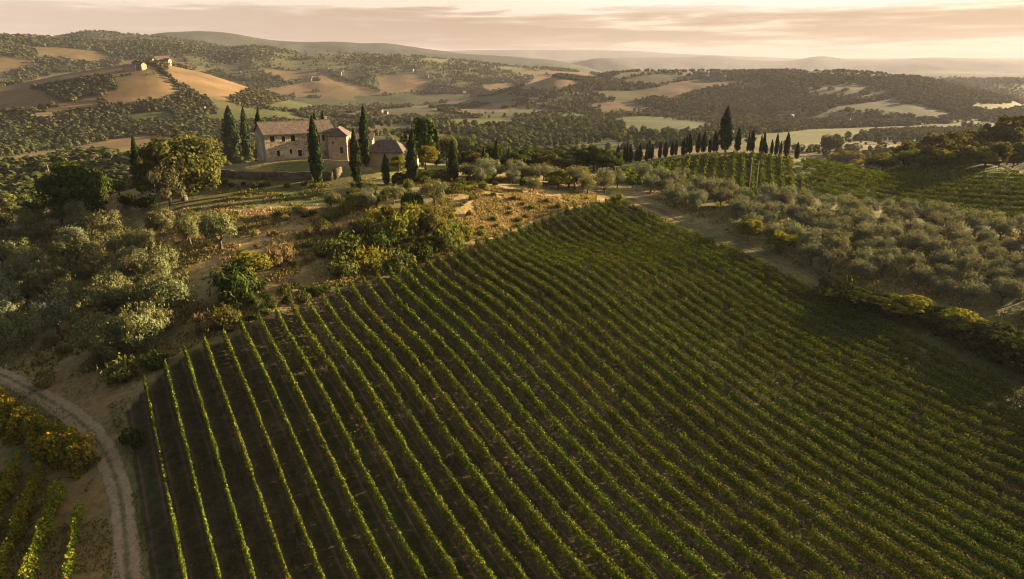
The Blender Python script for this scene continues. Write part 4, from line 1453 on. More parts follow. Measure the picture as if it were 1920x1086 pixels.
def left_olives():
    L = [(69, 446, 56), (94, 474, 60), (28, 480, 60), (152, 428, 54), (158, 452, 56), (204, 466, 70), (238, 494, 66), (307, 446, 56), (358, 460, 60), (414, 470, 74),
         (133, 516, 66), (36, 505, 60), (182, 540, 74), (302, 540, 80), (105, 545, 64), (4, 448, 54), (44, 550, 64), (82, 566, 62), (134, 598, 76), (218, 600, 86),
         (325, 612, 100), (157, 636, 58), (280, 660, 96), (200, 688, 80), (14, 600, 66), (42, 664, 80), (-20, 560, 70), (-10, 660, 70), (255, 540, 60), (60, 520, 56), (-15, 500, 60)]
    rows, cur = [], []
    L = sorted(L, key=lambda q: -q[1])
    names = ['nearest', 'second', 'third', 'fourth', 'fifth', 'sixth']
    per = 6
    for i in range(0, len(L), per):
        rows.append(sorted(L[i:i + per]))
    for r, row in enumerate(rows):
        for k, (px, py, w) in enumerate(row):
            lab = f'olive tree on the left slope, {ordw(k)} from left in the {names[r]} line uphill'
            plant_px('olive_warm', px, py, w * 1.04, lab, 'olive tree', 'olive trees on the left slope', w * 0.98)


left_olives()


def right_grove():
    poly = [(1196, 338), (1240, 340), (1300, 352), (1390, 378), (1500, 378), (1600, 392), (1760, 412), (1960, 440), (2050, 470), (2050, 660), (1900, 600), (1790, 566), (1700, 545),
            (1600, 528), (1500, 492), (1430, 448), (1340, 408), (1260, 392), (1215, 365)]
    u = np.array([math.sin(R(-38)), math.cos(R(-38))])
    n = np.array([math.cos(R(-38)), -math.sin(R(-38))])
    P = at([p[0] for p in poly], [p[1] for p in poly])
    c, s = P[:, :2] @ n, P[:, :2] @ u
    pw = [tuple(v[:2]) for v in P]
    lines = []
    for i, q in enumerate(np.arange(c.min() + 1, c.max(), 5.2)):
        line = []
        for t in np.arange(s.min() + (2.6 if i % 2 else 0), s.max(), 4.9):
            x, y = n * q + u * t + np.array([random.uniform(-0.8, 0.8), random.uniform(-0.8, 0.8)])
            if in_poly(np.array([x]), np.array([y]), pw)[0] and random.random() > 0.06:
                line.append((x, y))
        if line:
            lines.append(line)
    names = ['front', 'second', 'third', 'fourth', 'fifth', 'sixth', 'seventh', 'eighth', 'ninth', 'tenth', 'eleventh', 'twelfth', 'thirteenth', 'fourteenth']
    for r, line in enumerate(lines):
        line.sort(key=lambda q: -q[1])
        for k, (x, y) in enumerate(line):
            p = np.array([x, y, float(G(np.array([x]), np.array([y]))[0])])
            lab = f'olive in the right grove, {ordw(k)} from far end of the {names[min(r, 13)]} line off the track'
            w = random.uniform(4.3, 5.8)
            plant('olive', p, lab, 'olive tree', 'olive trees of the right grove', w, w * random.uniform(0.78, 0.95))


right_grove()


def zone(kind_a, kind_b, poly, n, width, label, cat, group, hr=(0.85, 1.15), sep=0.7, rlim=(150, 900), maxline=12):
    """n trees spread over a plot, named by their line and their place in it"""
    xs, ys = [p[0] for p in poly], [p[1] for p in poly]
    pts, tries = [], 0
    while len(pts) < n and tries < n * 60:
        tries += 1
        px, py = random.uniform(min(xs), max(xs)), random.uniform(min(ys), max(ys))
        if not in_poly(np.array([px]), np.array([py]), poly)[0]:
            continue
        p = at(px, py)[0]
        r = math.hypot(p[0], p[1])
        if not rlim[0] < r < rlim[1]:
            continue
        if any(math.hypot(p[0] - q[0], p[1] - q[1]) < width * sep for q in pts):
            continue
        pts.append(p)
    pts.sort(key=lambda p: math.hypot(p[0], p[1]))
    nl = max(1, math.ceil(len(pts) / maxline))
    per = math.ceil(len(pts) / nl) if pts else 1
    ln = ['front', 'second', 'third', 'fourth', 'fifth', 'sixth']
    for i in range(0, len(pts), per):
        line = sorted(pts[i:i + per], key=lambda p: math.atan2(p[0], p[1]))
        for k, p in enumerate(line):
            w = width * random.uniform(0.75, 1.3)
            kind = kind_a if random.random() < 0.6 else kind_b
            if kind.startswith('shrub') and cat == 'tree':
                kind = 'mid'
            plant(kind, p, f'{label}, {ordw(k)} from left' + (f' in the {ln[i // per]} line' if nl > 1 else ''), cat, group, w, w * random.uniform(*hr))


zone('wood_dark', 'wood_mid', [(0, 205), (200, 206), (340, 196), (430, 205), (430, 226), (200, 230), (0, 236)], 44, 8, 'dark tree under the tan left hill', 'tree', 'tree belt under the tan hill')
zone('wood_dark', 'wood_mid', [(0, 240), (240, 232), (430, 228), (430, 250), (330, 256), (200, 258), (0, 290)], 40, 6, 'tree above the dry left field', 'tree', 'trees above the dry field')
zone('wood_mid', 'wood_dark', [(0, 324), (60, 318), (130, 292), (200, 292), (240, 308), (246, 352), (190, 350), (90, 345), (90, 400), (0, 400)], 30, 4.8, 'tree below the dry left field', 'tree', 'trees below the dry field', rlim=(140, 420))
zone('wood_dark', 'wood_mid', [(490, 208), (600, 206), (740, 212), (740, 222), (640, 230), (490, 230)], 30, 7.5, 'tree in the belt beyond the villa', 'tree', 'tree belt beyond the villa')
zone('wood_mid', 'wood_dark', [(690, 226), (770, 252), (770, 275), (690, 262)], 9, 9, 'tree in the dip behind the annex', 'tree', 'trees behind the annex')
zone('wood_mid', 'wood_dark', [(830, 236), (1150, 240), (1150, 266), (1000, 274), (850, 274)], 54, 7.5, 'tree in the valley behind the dark wood', 'tree', 'trees in the middle valley')
zone('wood_mid', 'wood_dark', [(1150, 254), (1440, 248), (1430, 268), (1300, 276), (1160, 282)], 36, 7.5, 'tree in the valley behind the knoll', 'tree', 'trees behind the knoll')
zone('mid', 'yellow', [(1690, 318), (1935, 320), (1935, 308), (1690, 308)], 24, 4.8, 'leafy tree at the foot of the right wood', 'tree', 'front edge of the right wood', hr=(0.85, 1.1), sep=0.5, rlim=(180, 330))
zone('wood_mid', 'wood_rust', [(1570, 296), (1700, 262), (1800, 250), (1940, 238), (1940, 316), (1700, 312), (1620, 310)], 90, 6, 'tree on the slope of the right wood', 'tree', 'slope of the right wood', rlim=(200, 420), sep=0.55, maxline=16)
zone('mid', 'yellow', [(1850, 246), (1940, 236), (1940, 262), (1860, 262)], 9, 7, 'tall tree crowning the right wood', 'tree', 'crown of the right wood', hr=(0.8, 1.0), sep=0.5, rlim=(200, 420))

SB = 'shrubs on the slopes'
zone('shrub', 'shrub_yellow', [(805, 390), (860, 366), (1110, 368), (1100, 385), (1000, 420), (890, 450)], 26, 1.5, 'low shrub on the dry bank', 'shrub', SB, (0.6, 0.9), 1.0, (60, 330))
zone('shrub', 'shrub_rust', [(300, 408), (640, 394), (700, 430), (600, 520), (470, 470), (330, 460)], 40, 1.7, 'low shrub on the slope below the footpath', 'shrub', SB, (0.5, 0.9), 0.9, (60, 330))
zone('shrub', 'shrub_dark', [(400, 610), (480, 540), (600, 540), (640, 545), (520, 585), (440, 625)], 22, 2.0, 'shrub above the vineyard headland', 'shrub', SB, (0.5, 0.9), 0.8, (60, 330))
zone('shrub', 'shrub_dark', [(660, 352), (760, 350), (950, 330), (1060, 340), (1000, 352), (860, 360), (700, 396), (650, 390)], 36, 2.1, 'garden shrub along the gravel road', 'shrub', SB, (0.6, 1.0), 0.9, (60, 330))
zone('shrub', 'shrub_yellow', [(600, 400), (760, 395), (850, 400), (890, 455), (800, 500), (660, 530), (600, 500)], 40, 2.6, 'shrub in the scrub thicket', 'shrub', SB, (0.6, 1.0), 0.7, (60, 330))
zone('shrub', 'shrub_rust', [(0, 430), (240, 400), (300, 450), (360, 600), (250, 700), (80, 690), (0, 640)], 44, 2.0, 'low shrub between the left slope olives', 'shrub', SB, (0.5, 0.9), 0.8, (60, 330))
zone('shrub_dark', 'shrub', [(1540, 545), (1700, 610), (1960, 720), (1960, 700), (1760, 620), (1600, 540)], 24, 3.0, 'bramble bush at the foot of the hedgerow', 'shrub', SB, (0.6, 0.9), 0.6, (60, 330))
zone('shrub_dark', 'dark', [(0, 345), (90, 350), (240, 355), (180, 400), (90, 410), (0, 420)], 24, 4.5, 'dark bushy tree left of the farm track', 'tree', 'dark thicket left of the farm track', (0.7, 1.0), 0.6, (100, 330))
zone('shrub', 'shrub_dark', [(405, 345), (600, 350), (600, 356), (405, 352)], 10, 1.6, 'small bush below the terrace wall', 'shrub', SB, (0.6, 0.9), 0.8, (100, 330))

zone('dark', 'mid', [(860, 302), (1000, 306), (1155, 312), (1155, 324), (1000, 322), (860, 320)], 26, 5.2, 'leafy tree behind the gravel road', 'tree', 'wood behind the gravel road', (0.8, 1.1), 0.6, (100, 330), 13)
zone('olive', 'olive', [(870, 336), (960, 332), (1160, 350), (1165, 360), (1090, 358), (980, 342), (900, 346)], 15, 4.8, 'roadside olive above the dry bank', 'olive tree', 'olives along the villa road', (0.8, 0.95), 0.7, (100, 330), 15)

zone('olive_warm', 'olive', [(0, 430), (200, 425), (300, 440), (350, 560), (330, 620), (230, 690), (110, 640), (0, 640)], 24, 5.6, 'younger olive filling gaps on the left slope', 'olive tree', 'olive trees on the left slope', (0.8, 0.95), 0.75, (60, 330), 12)

# ------------------------------------------------------------------ far woods and scattered trees (uncountable)


def far_wood(name, n, r0, r1, size, seed, leafn, leaf, jit=0.25):
    m = int(n * 3.2)
    az = rng.uniform(R(-42), R(42), m)
    r = np.exp(rng.uniform(math.log(r0), math.log(r1), m))
    x, y = r * np.sin(az), r * np.cos(az)
    fld = G(x, y, FIELDMASK)
    hedge_ = (G(x, y, EDGE) > 0.4) & (G(x, y, POLYMASK) < 0.3) & (r < 2300) & (rng.random(m) < 0.75)
    clump = woods(x, y)
    keep = (((fld < 0.25) & (clump + rng.normal(size=m) * jit > 0.0)) | hedge_)
    x, y, r = x[keep][:n], y[keep][:n], r[keep][:n]
    k = len(x)
    z = G(x, y)
    S = size * (0.5 + 1.1 * rng.random(k) ** 2) * np.clip((r / r0) ** 0.35, 1, 2.2)
    d = sph(k * leafn).reshape(k, leafn, 3)
    c = np.stack([x, y, z + S * 0.55], -1)[:, None, :] + d * (S[:, None, None] * 0.42) * np.array([1, 1, 1.05]) * (0.7 + 0.4 * rng.random((k, leafn, 1)))
    N = d + rng.normal(size=d.shape) * 0.2 + np.array([0, 0, 0.7])
    V, Q = cards(c.reshape(-1, 3), N.reshape(-1, 3), np.repeat(S * leaf, leafn) * (0.7 + 0.6 * rng.random(k * leafn)), 0.8)
    o = link(name, mesh_np(name, V, Q, M['farwood']))
    tag(o, {'valley_wood': 'scattered trees and copses across the middle valley', 'hill_wood': 'dense scrub woods covering the hills',
            'distant_forest': 'forest covering the distant ridges'}[name], 'wood', None, 'stuff')


far_wood('valley_wood', 16000, 330, 900, 3.8, 401, 44, 0.21)
far_wood('hill_wood', 80000, 850, 2000, 3.6, 402, 9, 0.42)
far_wood('distant_forest', 50000, 1900, 3800, 5.2, 403, 6, 0.5, 0.3)

# ------------------------------------------------------------------ grass and weeds on the open slopes


def tufts(name, n, polys, size, mat, seed, label, cat, thr=-0.1, inside=False):
    C, N, S = [], [], []
    for poly, share in polys:
        m = int(n * share * 2)
        xs, ys = [p[0] for p in poly], [p[1] for p in poly]
        P = at(xs, ys)
        pw = [tuple(v[:2]) for v in P]
        x = rng.uniform(P[:, 0].min(), P[:, 0].max(), m)
        y = rng.uniform(P[:, 1].min(), P[:, 1].max(), m)
        ok = in_poly(x, y, pw) & (fbm(x, y, 5, seed, 3) > thr)
        c_, s_ = x * VN[0] + y * VN[1], x * VU[0] + y * VU[1]
        inv = (c_ > -1.4) & (c_ < (NROWS + 0.1) * ROWW) & (s_ < vine_top(c_) + 1.5)
        ok &= inv if inside else ~inv
        x, y = x[ok][:int(n * share)], y[ok][:int(n * share)]
        k = len(x)
        s = size * (0.45 + 1.5 * rng.random(k) ** 2.5)
        C.append(np.column_stack([x, y, G(x, y) + s * 0.45]))
        a = rng.random(k) * 6.283
        N.append(np.column_stack([np.cos(a), np.sin(a), 0.5 * rng.random(k)]))
        S.append(s)
    V, Q = cards(np.concatenate(C), np.concatenate(N), np.concatenate(S), 0.5, (0.25, 0.1, 1))
    o = link(name, mesh_np(name, V, Q, M[mat]))
    tag(o, label, cat, None, 'stuff')


BANK = [(800, 385), (850, 362), (960, 355), (1120, 364), (1120, 388), (1010, 424), (890, 455), (830, 445)]
SLOPE = [(280, 400), (660, 388), (800, 400), (880, 462), (655, 548), (500, 606), (380, 640), (300, 560), (260, 440)]
LEFTS = [(0, 440), (200, 400), (290, 420), (380, 640), (300, 690), (200, 760), (120, 740), (0, 690)]
RGT = [(1180, 350), (1300, 360), (1500, 390), (1920, 440), (1920, 700), (1700, 620), (1560, 540), (1420, 460), (1260, 392)]
TERR = [(410, 345), (640, 345), (760, 330), (960, 330), (1060, 345), (900, 362), (700, 380), (400, 392)]
tufts('dry_grass', 150000, [(BANK, 0.4), (SLOPE, 0.32), (LEFTS, 0.14), (RGT, 0.14)], 0.17, 'drygrass', 501, 'dry straw-coloured grass on the open banks', 'grass', -0.12)
tufts('weeds', 135000, [(SLOPE, 0.34), (LEFTS, 0.22), (RGT, 0.2), (TERR, 0.18), (BANK, 0.16)], 0.20, 'weeds', 502, 'green weeds and low scrub on the slopes', 'weeds', 0.0)
tufts('verge_grass', 34000, [([(-40, 880), (180, 900), (230, 1086), (230, 1180), (-40, 1180)], 0.5), ([(0, 715), (90, 752), (190, 830), (150, 850), (0, 770)], 0.25),
                             ([(200, 760), (280, 735), (290, 900), (300, 1086), (265, 1086), (235, 860)], 0.25)], 0.10, 'weeds', 503, 'tufts of grass on the verges of the dirt road', 'grass', -0.1)

tufts('alley_grass', 130000, [([(278, 740), (650, 560), (1160, 400), (1640, 620), (1920, 800), (1920, 1086), (350, 1086)], 1.0)], 0.085, 'weeds', 504, 'low grass growing in the alleys between the vine rows', 'grass', 0.0, True)


# ------------------------------------------------------------------ buildings
def facade(mb, x0, x1, z0, z1, y, holes, depth=0.3, flip=1):
    """front wall in the plane y with openings and their reveals"""
    xs = sorted({x0, x1} | {h[0] for h in holes} | {h[1] for h in holes})
    zs = sorted({z0, z1} | {h[2] for h in holes} | {h[3] for h in holes})
    for a, b in zip(xs, xs[1:]):
        for c, d in zip(zs, zs[1:]):
            m = ((a + b) / 2, (c + d) / 2)
            if any(h[0] < m[0] < h[1] and h[2] < m[1] < h[3] for h in holes):
                continue
            mb.poly((a, y, c), (b, y, c), (b, y, d), (a, y, d))
    for a, b, c, d in holes:
        q = y + depth
        mb.poly((a, y, c), (a, q, c), (b, q, c), (b, y, c))
        mb.poly((a, y, d), (b, y, d), (b, q, d), (a, q, d))
        mb.poly((a, y, c), (a, y, d), (a, q, d), (a, q, c))
        mb.poly((b, y, c), (b, q, c), (b, q, d), (b, y, d))


def window(parent, a, b, c, d, y, depth=0.3, shutter=False):
    mb = MB()
    t = 0.07
    q = y + depth - 0.06
    for (x0, x1, z0, z1) in ((a, a + t, c, d), (b - t, b, c, d), (a + t, b - t, d - t, d), (a + t, b - t, c, c + t)):
        mb.box(x0, x1, q - 0.04, q + 0.04, z0, z1)
    if not shutter:
        mb.box((a + b) / 2 - 0.025, (a + b) / 2 + 0.025, q - 0.035, q + 0.035, c + t, d - t)
    o = mb.build('window', M['shutter'], parent)
    p = MB()
    p.poly((a, q + 0.05, c), (b, q + 0.05, c), (b, q + 0.05, d), (a, q + 0.05, d))
    p.build('shutter' if shutter else 'pane', M['shutter'] if shutter else M['dark_glass'], o)
    s = MB()
    s.box(a - 0.12, b + 0.12, y - 0.09, y - 0.004, c - 0.14, c - 0.002)
    s.build('sill', M['trim'], o)
    return o


def slab_roof(mb, quad, th=0.22):
    """a tiled roof plane with thickness; quad counter-clockwise from above"""
    p = [np.array(q, float) for q in quad]
    lo = [q - np.array([0, 0, th]) for q in p]
    mb.poly(*p)
    mb.poly(*lo[::-1])
    k = len(p)
    for i in range(k):
        j = (i + 1) % k
        mb.poly(lo[i], lo[j], p[j], p[i])


def chimney(parent, x, y, z, h=1.3, w=0.4):
    mb = MB()
    mb.box(x - w, x + w, y - w * 0.8, y + w * 0.8, z - 0.8, z + h)
    mb.box(x - w - 0.1, x + w + 0.1, y - w * 0.8 - 0.1, y + w * 0.8 + 0.1, z + h, z + h + 0.16)
    return mb.build('chimney', M['plaster'], parent)


def tile_object_space(me):
    return me


def farmhouse():
    A = at(500, 303)[0]
    yaw = R(32)
    root = empty('farmhouse', (A[0], A[1], A[2] - 0.2), yaw)
    tag(root, 'large old stone farmhouse with tiled roof on the hilltop terrace', 'farmhouse')
    k = px_size(A, 1.0)                     # metres per photo pixel here
    W, Hh, D, rise = 131 * k / math.cos(R(13)), 50.5 * k, 10.0, 2.5
    # front holes from the photo (upper row, lower row)
    def hx(p):
        return (p - 500) * k / math.cos(R(13))
    up = [(510, 518, 257.5, 268), (531, 537, 259, 269), (547.5, 555.5, 258, 269), (597, 601.5, 260, 270.5), (606, 611, 260, 271)]
    lo = [(520, 525.5, 284.5, 295.5), (543.5, 547.5, 283, 292), (558.5, 565.5, 286, 297.5), (582, 587, 287, 298)]
    holes = []
    for a, b, t, c in up + lo:
        z1, z0 = (303.5 - t) * k + 0.2, (303.5 - c) * k + 0.2
        holes.append((hx(a), hx(b), z0, z1))
    mb = MB()
    facade(mb, 0, W, -1.5, Hh, 0, holes)
    mb.poly((0, D, -1.5), (0, 0, -1.5), (0, 0, Hh), (0, D / 2, Hh + rise), (0, D, Hh))
    mb.poly((W, 0, -1.5), (W, D, -1.5), (W, D, Hh), (W, D / 2, Hh + rise), (W, 0, Hh))
    mb.poly((W, D, -1.5), (0, D, -1.5), (0, D, Hh), (W, D, Hh))
    mb.poly((0.01, 0.4, -1.4), (W - 0.01, 0.4, -1.4), (W - 0.01, 0.4, Hh - 0.1), (0.01, 0.4, Hh - 0.1))
    mb.build('wall', M['stone'], root)
    for h in holes:
        window(root, *h, 0.0)
    o = 0.45
    rf = MB()
    dz = rise * o / (D / 2)
    slab_roof(rf, [(-0.35, -o, Hh + 0.24 - dz), (W + 0.3, -o, Hh + 0.24 - dz), (W + 0.3, D / 2, Hh + rise + 0.24), (-0.35, D / 2, Hh + rise + 0.24)])
    slab_roof(rf, [(-0.35, D / 2 + 0.004, Hh + rise + 0.24), (W + 0.3, D / 2 + 0.004, Hh + rise + 0.24), (W + 0.3, D + o, Hh + 0.24 - dz), (-0.35, D + o, Hh + 0.24 - dz)])
    n = 60
    for i in range(n):                         # ridge tiles
        x = -0.35 + (W + 0.65) * i / n
        rf.tube([(x, D / 2, Hh + rise + 0.24), (x + (W + 0.65) / n * 0.98, D / 2, Hh + rise + 0.26 + random.uniform(0, 0.03))], [0.13, 0.12], 6)
    ro = rf.build('roof', M['tiles'], root)
    chimney(ro, W * 0.97, D * 0.52, Hh + rise, 0.9, 0.35)
    # wing with a hipped roof standing forward on the right, turned a little out of line
    wa = R(-27)
    ox, oy = (617 - 500) * k / math.cos(R(13)) - 0.6, -1.5

    def turn(o):
        for v in o.data.vertices:
            x_, y_ = v.co.x, v.co.y
            v.co.x, v.co.y = ox + x_ * math.cos(wa) - y_ * math.sin(wa), oy + x_ * math.sin(wa) + y_ * math.cos(wa)
        return o
    wx0, wx1, wy0, wy1, wh = 0.0, 36 * k, 0.0, 8.5, 42 * k
    hz = [(22 * k, 28 * k, 1.4, 3.0), (8 * k, 11 * k, 3.9, 4.5)]
    wg = MB()
    facade(wg, wx0, wx1, -2.4, wh, wy0, hz)
    wg.poly((wx1, wy0, -2.4), (wx1, wy1, -2.4), (wx1, wy1, wh), (wx1, wy0, wh))
    wg.poly((wx1, wy1, -2.4), (wx0, wy1, -2.4), (wx0, wy1, wh), (wx1, wy1, wh))
    wg.poly((wx0, wy1, -2.4), (wx0, wy0, -2.4), (wx0, wy0, wh), (wx0, wy1, wh))
    wg.poly((wx0 + 0.02, wy0 + 0.5, -2), (wx1 - 0.02, wy0 + 0.5, -2), (wx1 - 0.02, wy0 + 0.5, wh - 0.1), (wx0 + 0.02, wy0 + 0.5, wh - 0.1))
    turn(wg.build('wing_wall', M['plaster'], root))
    for h in hz:
        o = turn(window(root, *h, wy0, shutter=True))
        for ch in o.children:
            turn(ch)
    wr = MB()
    e, r2 = 0.4, 2.0
    a_, b_, c_, d_ = (wx0 - e, wy0 - e, wh), (wx1 + e, wy0 - e, wh), (wx1 + e, wy1 + e, wh), (wx0 - e, wy1 + e, wh)
    p1, p2 = ((wx0 + wx1) / 2, wy0 + 2.4, wh + r2), ((wx0 + wx1) / 2, wy1 - 1.6, wh + r2)
    for q in ((a_, b_, p1), (b_, c_, p2, p1), (c_, d_, p2), (d_, a_, p1, p2)):
        slab_roof(wr, [tuple(np.array(v) + np.array([0, 0, 0.22])) for v in q], 0.18)
    turn(wr.build('wing_roof', M['tiles'], root))
    # lower link building right of the wing
    lk = MB()
    lx0, lx1, ly0, ly1, lh = wx1 + 0.004, wx1 + 6.2, 3.2, 8.3, 4.4
    lk.box(lx0, lx1, ly0, ly1, -2, lh)
    turn(lk.build('link_wall', M['plaster'], root))
    lr = MB()
    slab_roof(lr, [(lx0 + 0.42, ly0 - 0.4, lh + 0.2), (lx1 + 0.3, ly0 - 0.4, lh + 0.2), (lx1 + 0.3, ly1, lh + 1.5), (lx0 + 0.42, ly1, lh + 1.5)])
    turn(lr.build('link_roof', M['tiles'], root))
    dr = MB()
    dr.box(lx0 + 1.4, lx0 + 2.5, ly0 - 0.06, ly0 - 0.004, 0.1, 2.3)
    turn(dr.build('door', M['shutter'], root))
    # base course along the foot of the main wall
    pl = MB()
    pl.box(-0.1, ox - 0.3, -0.16, -0.004, -1.2, 0.75)
    pl.build('plinth', M['trim'], root)
    return root


def annex():
    A = at(685, 311)[0]
    k = px_size(A, 1.0)
    root = empty('outbuilding', (A[0], A[1], A[2] - 0.2), R(-2))
    tag(root, 'low ochre outbuilding with hipped tiled roof, right of the farmhouse', 'outbuilding')
    W, D, Hh, rise = 70 * k, 9.0, 25 * k, 2.6
    mb = MB()
    holes = [(5.2, 6.0, 1.0, 2.1)]
    facade(mb, 0, W, -2, Hh, 0, holes)
    sk = 1.2
    mb.poly((W, 0, -2), (W + sk, D, -2), (W + sk, D, Hh), (W, 0, Hh))
    mb.poly((W + sk, D, -2), (0, D, -2), (0, D, Hh), (W + sk, D, Hh))
    mb.poly((0, D, -2), (0, 0, -2), (0, 0, Hh), (0, D, Hh))
    mb.poly((0.02, 0.5, -1.9), (W - 0.02, 0.5, -1.9), (W - 0.02, 0.5, Hh - 0.1), (0.02, 0.5, Hh - 0.1))
    mb.build('wall', M['plaster'], root)
    window(root, *holes[0], 0.0)
    rf = MB()
    e = 0.45
    a_, b_, c_, d_ = (-e, -e, Hh), (W + e, -e, Hh), (W + sk + e, D + e, Hh), (-e, D + e, Hh)
    p1, p2 = (2.6, D * 0.5, Hh + rise), (W - 2.4, D * 0.55, Hh + rise)
    for q in ((a_, b_, p2, p1), (b_, c_, p2), (c_, d_, p1, p2), (d_, a_, p1)):
        slab_roof(rf, [tuple(np.array(v) + np.array([0, 0, 0.22])) for v in q], 0.18)
    ro = rf.build('roof', M['tiles'], root)
    chimney(ro, W * 0.55, D * 0.6, Hh + rise - 0.1, 1.0, 0.3)
    # lean-to at the right end, in the sun
    lt = MB()
    lt.box(W + sk + 0.004, W + sk + 1.8, 2.2, 7.0, -2, 2.6)
    lt.build('lean_to_wall', M['plaster'], root)
    lr = MB()
    slab_roof(lr, [(W + sk + 0.02, 1.9, 3.4), (W + sk + 2.1, 1.9, 3.0), (W + sk + 2.1, 7.2, 3.0), (W + sk + 0.02, 7.2, 3.4)], 0.16)
    lr.build('lean_to_roof', M['tiles'], root)


farmhouse()
annex()


def low_wall(name, pts, h, th, label, top_z=None, mat='drystone'):
    P = at([p[0] for p in pts], [p[1] for p in pts])
    seg = np.r_[0, np.cumsum(np.hypot(*np.diff(P[:, :2], axis=0).T))]
    n = max(3, int(seg[-1] / 0.8))
    s = np.linspace(0, seg[-1], n)
    x, y = np.interp(s, seg, P[:, 0]), np.interp(s, seg, P[:, 1])
    tx, ty = np.gradient(x), np.gradient(y)
    L = np.hypot(tx, ty)
    nx, ny = -ty / L * th / 2, tx / L * th / 2
    g = G(x, y)
    tz = g + h + 0.16 * fbm(s, s * 0, 1.3, 61, 2)
    o0 = P[0].copy()
    V = np.stack([np.stack([x - nx, y - ny, g - 0.6], -1), np.stack([x - nx, y - ny, tz], -1), np.stack([x + nx, y + ny, tz], -1), np.stack([x + nx, y + ny, g - 0.6], -1)], 1)
    V = V.reshape(-1, 3) - o0
    Q = []
    for i in range(n - 1):
        a, b = i * 4, i * 4 + 4
        Q += [(a, b, b + 1, a + 1), (a + 1, b + 1, b + 2, a + 2), (a + 2, b + 2, b + 3, a + 3)]
    Q += [(3, 0, 1, 2), (4 * n - 4, 4 * n - 1, 4 * n - 2, 4 * n - 3)]
    o = link(name, mesh_np(name, V, Q, M[mat]))
    o.location = tuple(o0)
    tag(o, label, 'wall')
    return o


low_wall('retaining_wall', [(408, 330), (440, 335), (480, 337), (530, 338), (588, 337)], 1.8, 0.5, 'long stone retaining wall below the farmhouse terrace')
low_wall('garden_wall', [(626, 337), (634, 334), (641, 331)], 2.4, 0.5, 'short sunlit end wall of the terrace, below the wing')
low_wall('stone_wall', [(604, 338), (614, 338), (625, 338)], 2.0, 0.45, 'small shaded wall piece right of the facade cypress')


def pole(px, b, t, label, arm=False, r=0.13, pos=None):
    p = at(px, b)[0] if pos is None else pos
    h = px_size(p, b - t) * 1.03
    root = empty('utility_pole', tuple(p))
    tag(root, label, 'utility pole', 'utility poles')
    mb = MB()
    mb.tube([(0, 0, -1), (-0.02 * h if arm else 0, 0, h * 0.5), (-0.05 * h if arm else 0, 0, h)], [r * 1.25, r * 1.1, r * 0.8], 8)
    mb.build('pole', M['wood'], root, True)
    if arm:
        a = MB()
        a.box(-0.9 - 0.05 * h, 0.9 - 0.05 * h, -0.06, 0.06, h - 0.7, h - 0.55)
        a.build('crossarm', M['wood'], root)
    c = MB()
    for dx in ((-0.75, 0.75) if arm else (0.0,)):
        c.tube([(dx - (0.05 * h if arm else 0), 0, h - 0.56 if arm else h - 0.02), (dx - (0.05 * h if arm else 0), 0, h - 0.34 if arm else h + 0.2)], [0.06, 0.045], 6)
    c.build('insulator', M['trim'], root)


pole(104, 372, 308, 'leaning wooden utility pole beside the round dark tree', True, 0.16)
pole(1414, 386, 306, 'tall pale utility pole standing in the right olive grove', False, 0.13)
pole(1403, 368, 300, 'thinner utility pole behind the tall one on the knoll', False, 0.10)


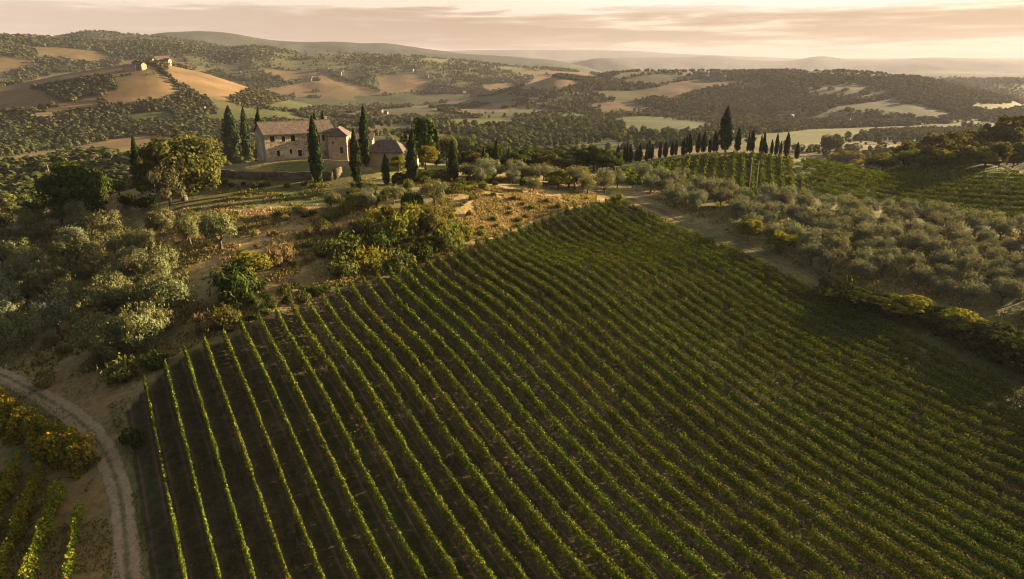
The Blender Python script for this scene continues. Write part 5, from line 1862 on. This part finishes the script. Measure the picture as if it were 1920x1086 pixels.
def far_houses():
    def house(w, d, h, rise):
        root = empty('country_house', (0, 0, -500))
        a = MB()
        a.box(-w / 2, w / 2, -d / 2, d / 2, -4, h)
        a.poly((-w / 2 - 0.01, d / 2, h), (-w / 2 - 0.01, -d / 2, h), (-w / 2 - 0.01, 0, h + rise))
        a.poly((w / 2 + 0.01, -d / 2, h), (w / 2 + 0.01, d / 2, h), (w / 2 + 0.01, 0, h + rise))
        for q in np.linspace(-w * 0.35, w * 0.35, 4):
            a.box(q - 0.5, q + 0.5, -d / 2 - 0.02, -d / 2 - 0.004, h * 0.55, h * 0.8)
        a.build('wall', M['farwall'], root)
        r = MB()
        slab_roof(r, [(-w / 2 - 0.5, -d / 2 - 0.5, h), (w / 2 + 0.5, -d / 2 - 0.5, h), (w / 2 + 0.5, 0, h + rise + 0.2), (-w / 2 - 0.5, 0, h + rise + 0.2)], 0.3)
        slab_roof(r, [(-w / 2 - 0.5, 0.004, h + rise + 0.2), (w / 2 + 0.5, 0.004, h + rise + 0.2), (w / 2 + 0.5, d / 2 + 0.5, h), (-w / 2 - 0.5, d / 2 + 0.5, h)], 0.3)
        r.build('roof', M['tiles'], root)
        return root
    pr = [house(14, 8, 6, 2.2), house(9, 7, 5, 2.0), house(20, 9, 7, 2.6)]
    CL = [('house in the hamlet on top of the tan left hill', [(282, 119), (296, 116), (304, 119), (313, 121), (245, 133), (262, 130)], 16),
          ('low farmhouse under the tan left fields', [(98, 222), (84, 224)], 12),
          ('house of the village scattered on the hill behind the villa', [(586, 147), (598, 141), (606, 135), (614, 130), (622, 136), (632, 141), (640, 135), (578, 153)], 15),
          ('house on the brown field of the middle hill', [(772, 134), (786, 137), (800, 146)], 15),
          ('small house in the middle valley', [(908, 172), (926, 174), (962, 168), (985, 178), (1000, 192), (1010, 200), (870, 176)], 12),
          ('house of the village on the right-hand hill', [(1306, 143), (1316, 146), (1326, 148), (1338, 150), (1348, 150), (1356, 152), (1300, 147)], 15),
          ('farm building at the foot of the right-hand hill', [(1464, 223), (1474, 221), (1484, 224), (1564, 230), (1578, 231), (1590, 230)], 14),
          ('roof among the trees beyond the villa', [(650, 208), (664, 206), (712, 211), (724, 214), (640, 214)], 9),
          ('pale cottage above the dry left field', [(378, 207), (392, 208)], 9)]
    for lab, pts, w in CL:
        pts = sorted(pts)
        for k, (px, py) in enumerate(pts):
            p = at(px, py)[0]
            src = pr[(k * 2 + len(pts)) % 3]
            sc = w / 14.0 * random.uniform(0.8, 1.15)
            o = copy_tree(src, tuple(p), random.uniform(-0.5, 0.9), (sc, sc, sc))
            tag(o, f'{lab}, {ordw(k)} from left', 'house', 'houses in the hills')
    for r in pr:
        for c in list(r.children):
            bpy.data.objects.remove(c)
        bpy.data.objects.remove(r)


far_houses()

# the model trees themselves are removed, only the copies stay
for lst in PROTO.values():
    for r in lst:
        for c in list(r.children):
            bpy.data.objects.remove(c)
        bpy.data.objects.remove(r)


# ------------------------------------------------------------------ evening haze
def haze():
    zmin, zmax = float(GZ.min()) - 1.0, float(max(GZ.max(), ZC)) + 40.0
    mb = MB()
    mb.box(-47000, 47000, -300, 47000, zmin, zmax)
    m, w = new_mat('evening_haze')
    v = w.n('ShaderNodeVolumePrincipled')
    v.inputs['Color'].default_value = (0.31, 0.30, 0.335, 1)
    v.inputs['Density'].default_value = 0.8e-4
    v.inputs['Anisotropy'].default_value = 0.2
    out = w.n('ShaderNodeOutputMaterial')
    w.l(v.outputs[0], out.inputs['Volume'])
    o = mb.build('haze', m)
    tag(o, 'warm evening haze lying over the valley and hills', 'haze', None, 'stuff')


haze()
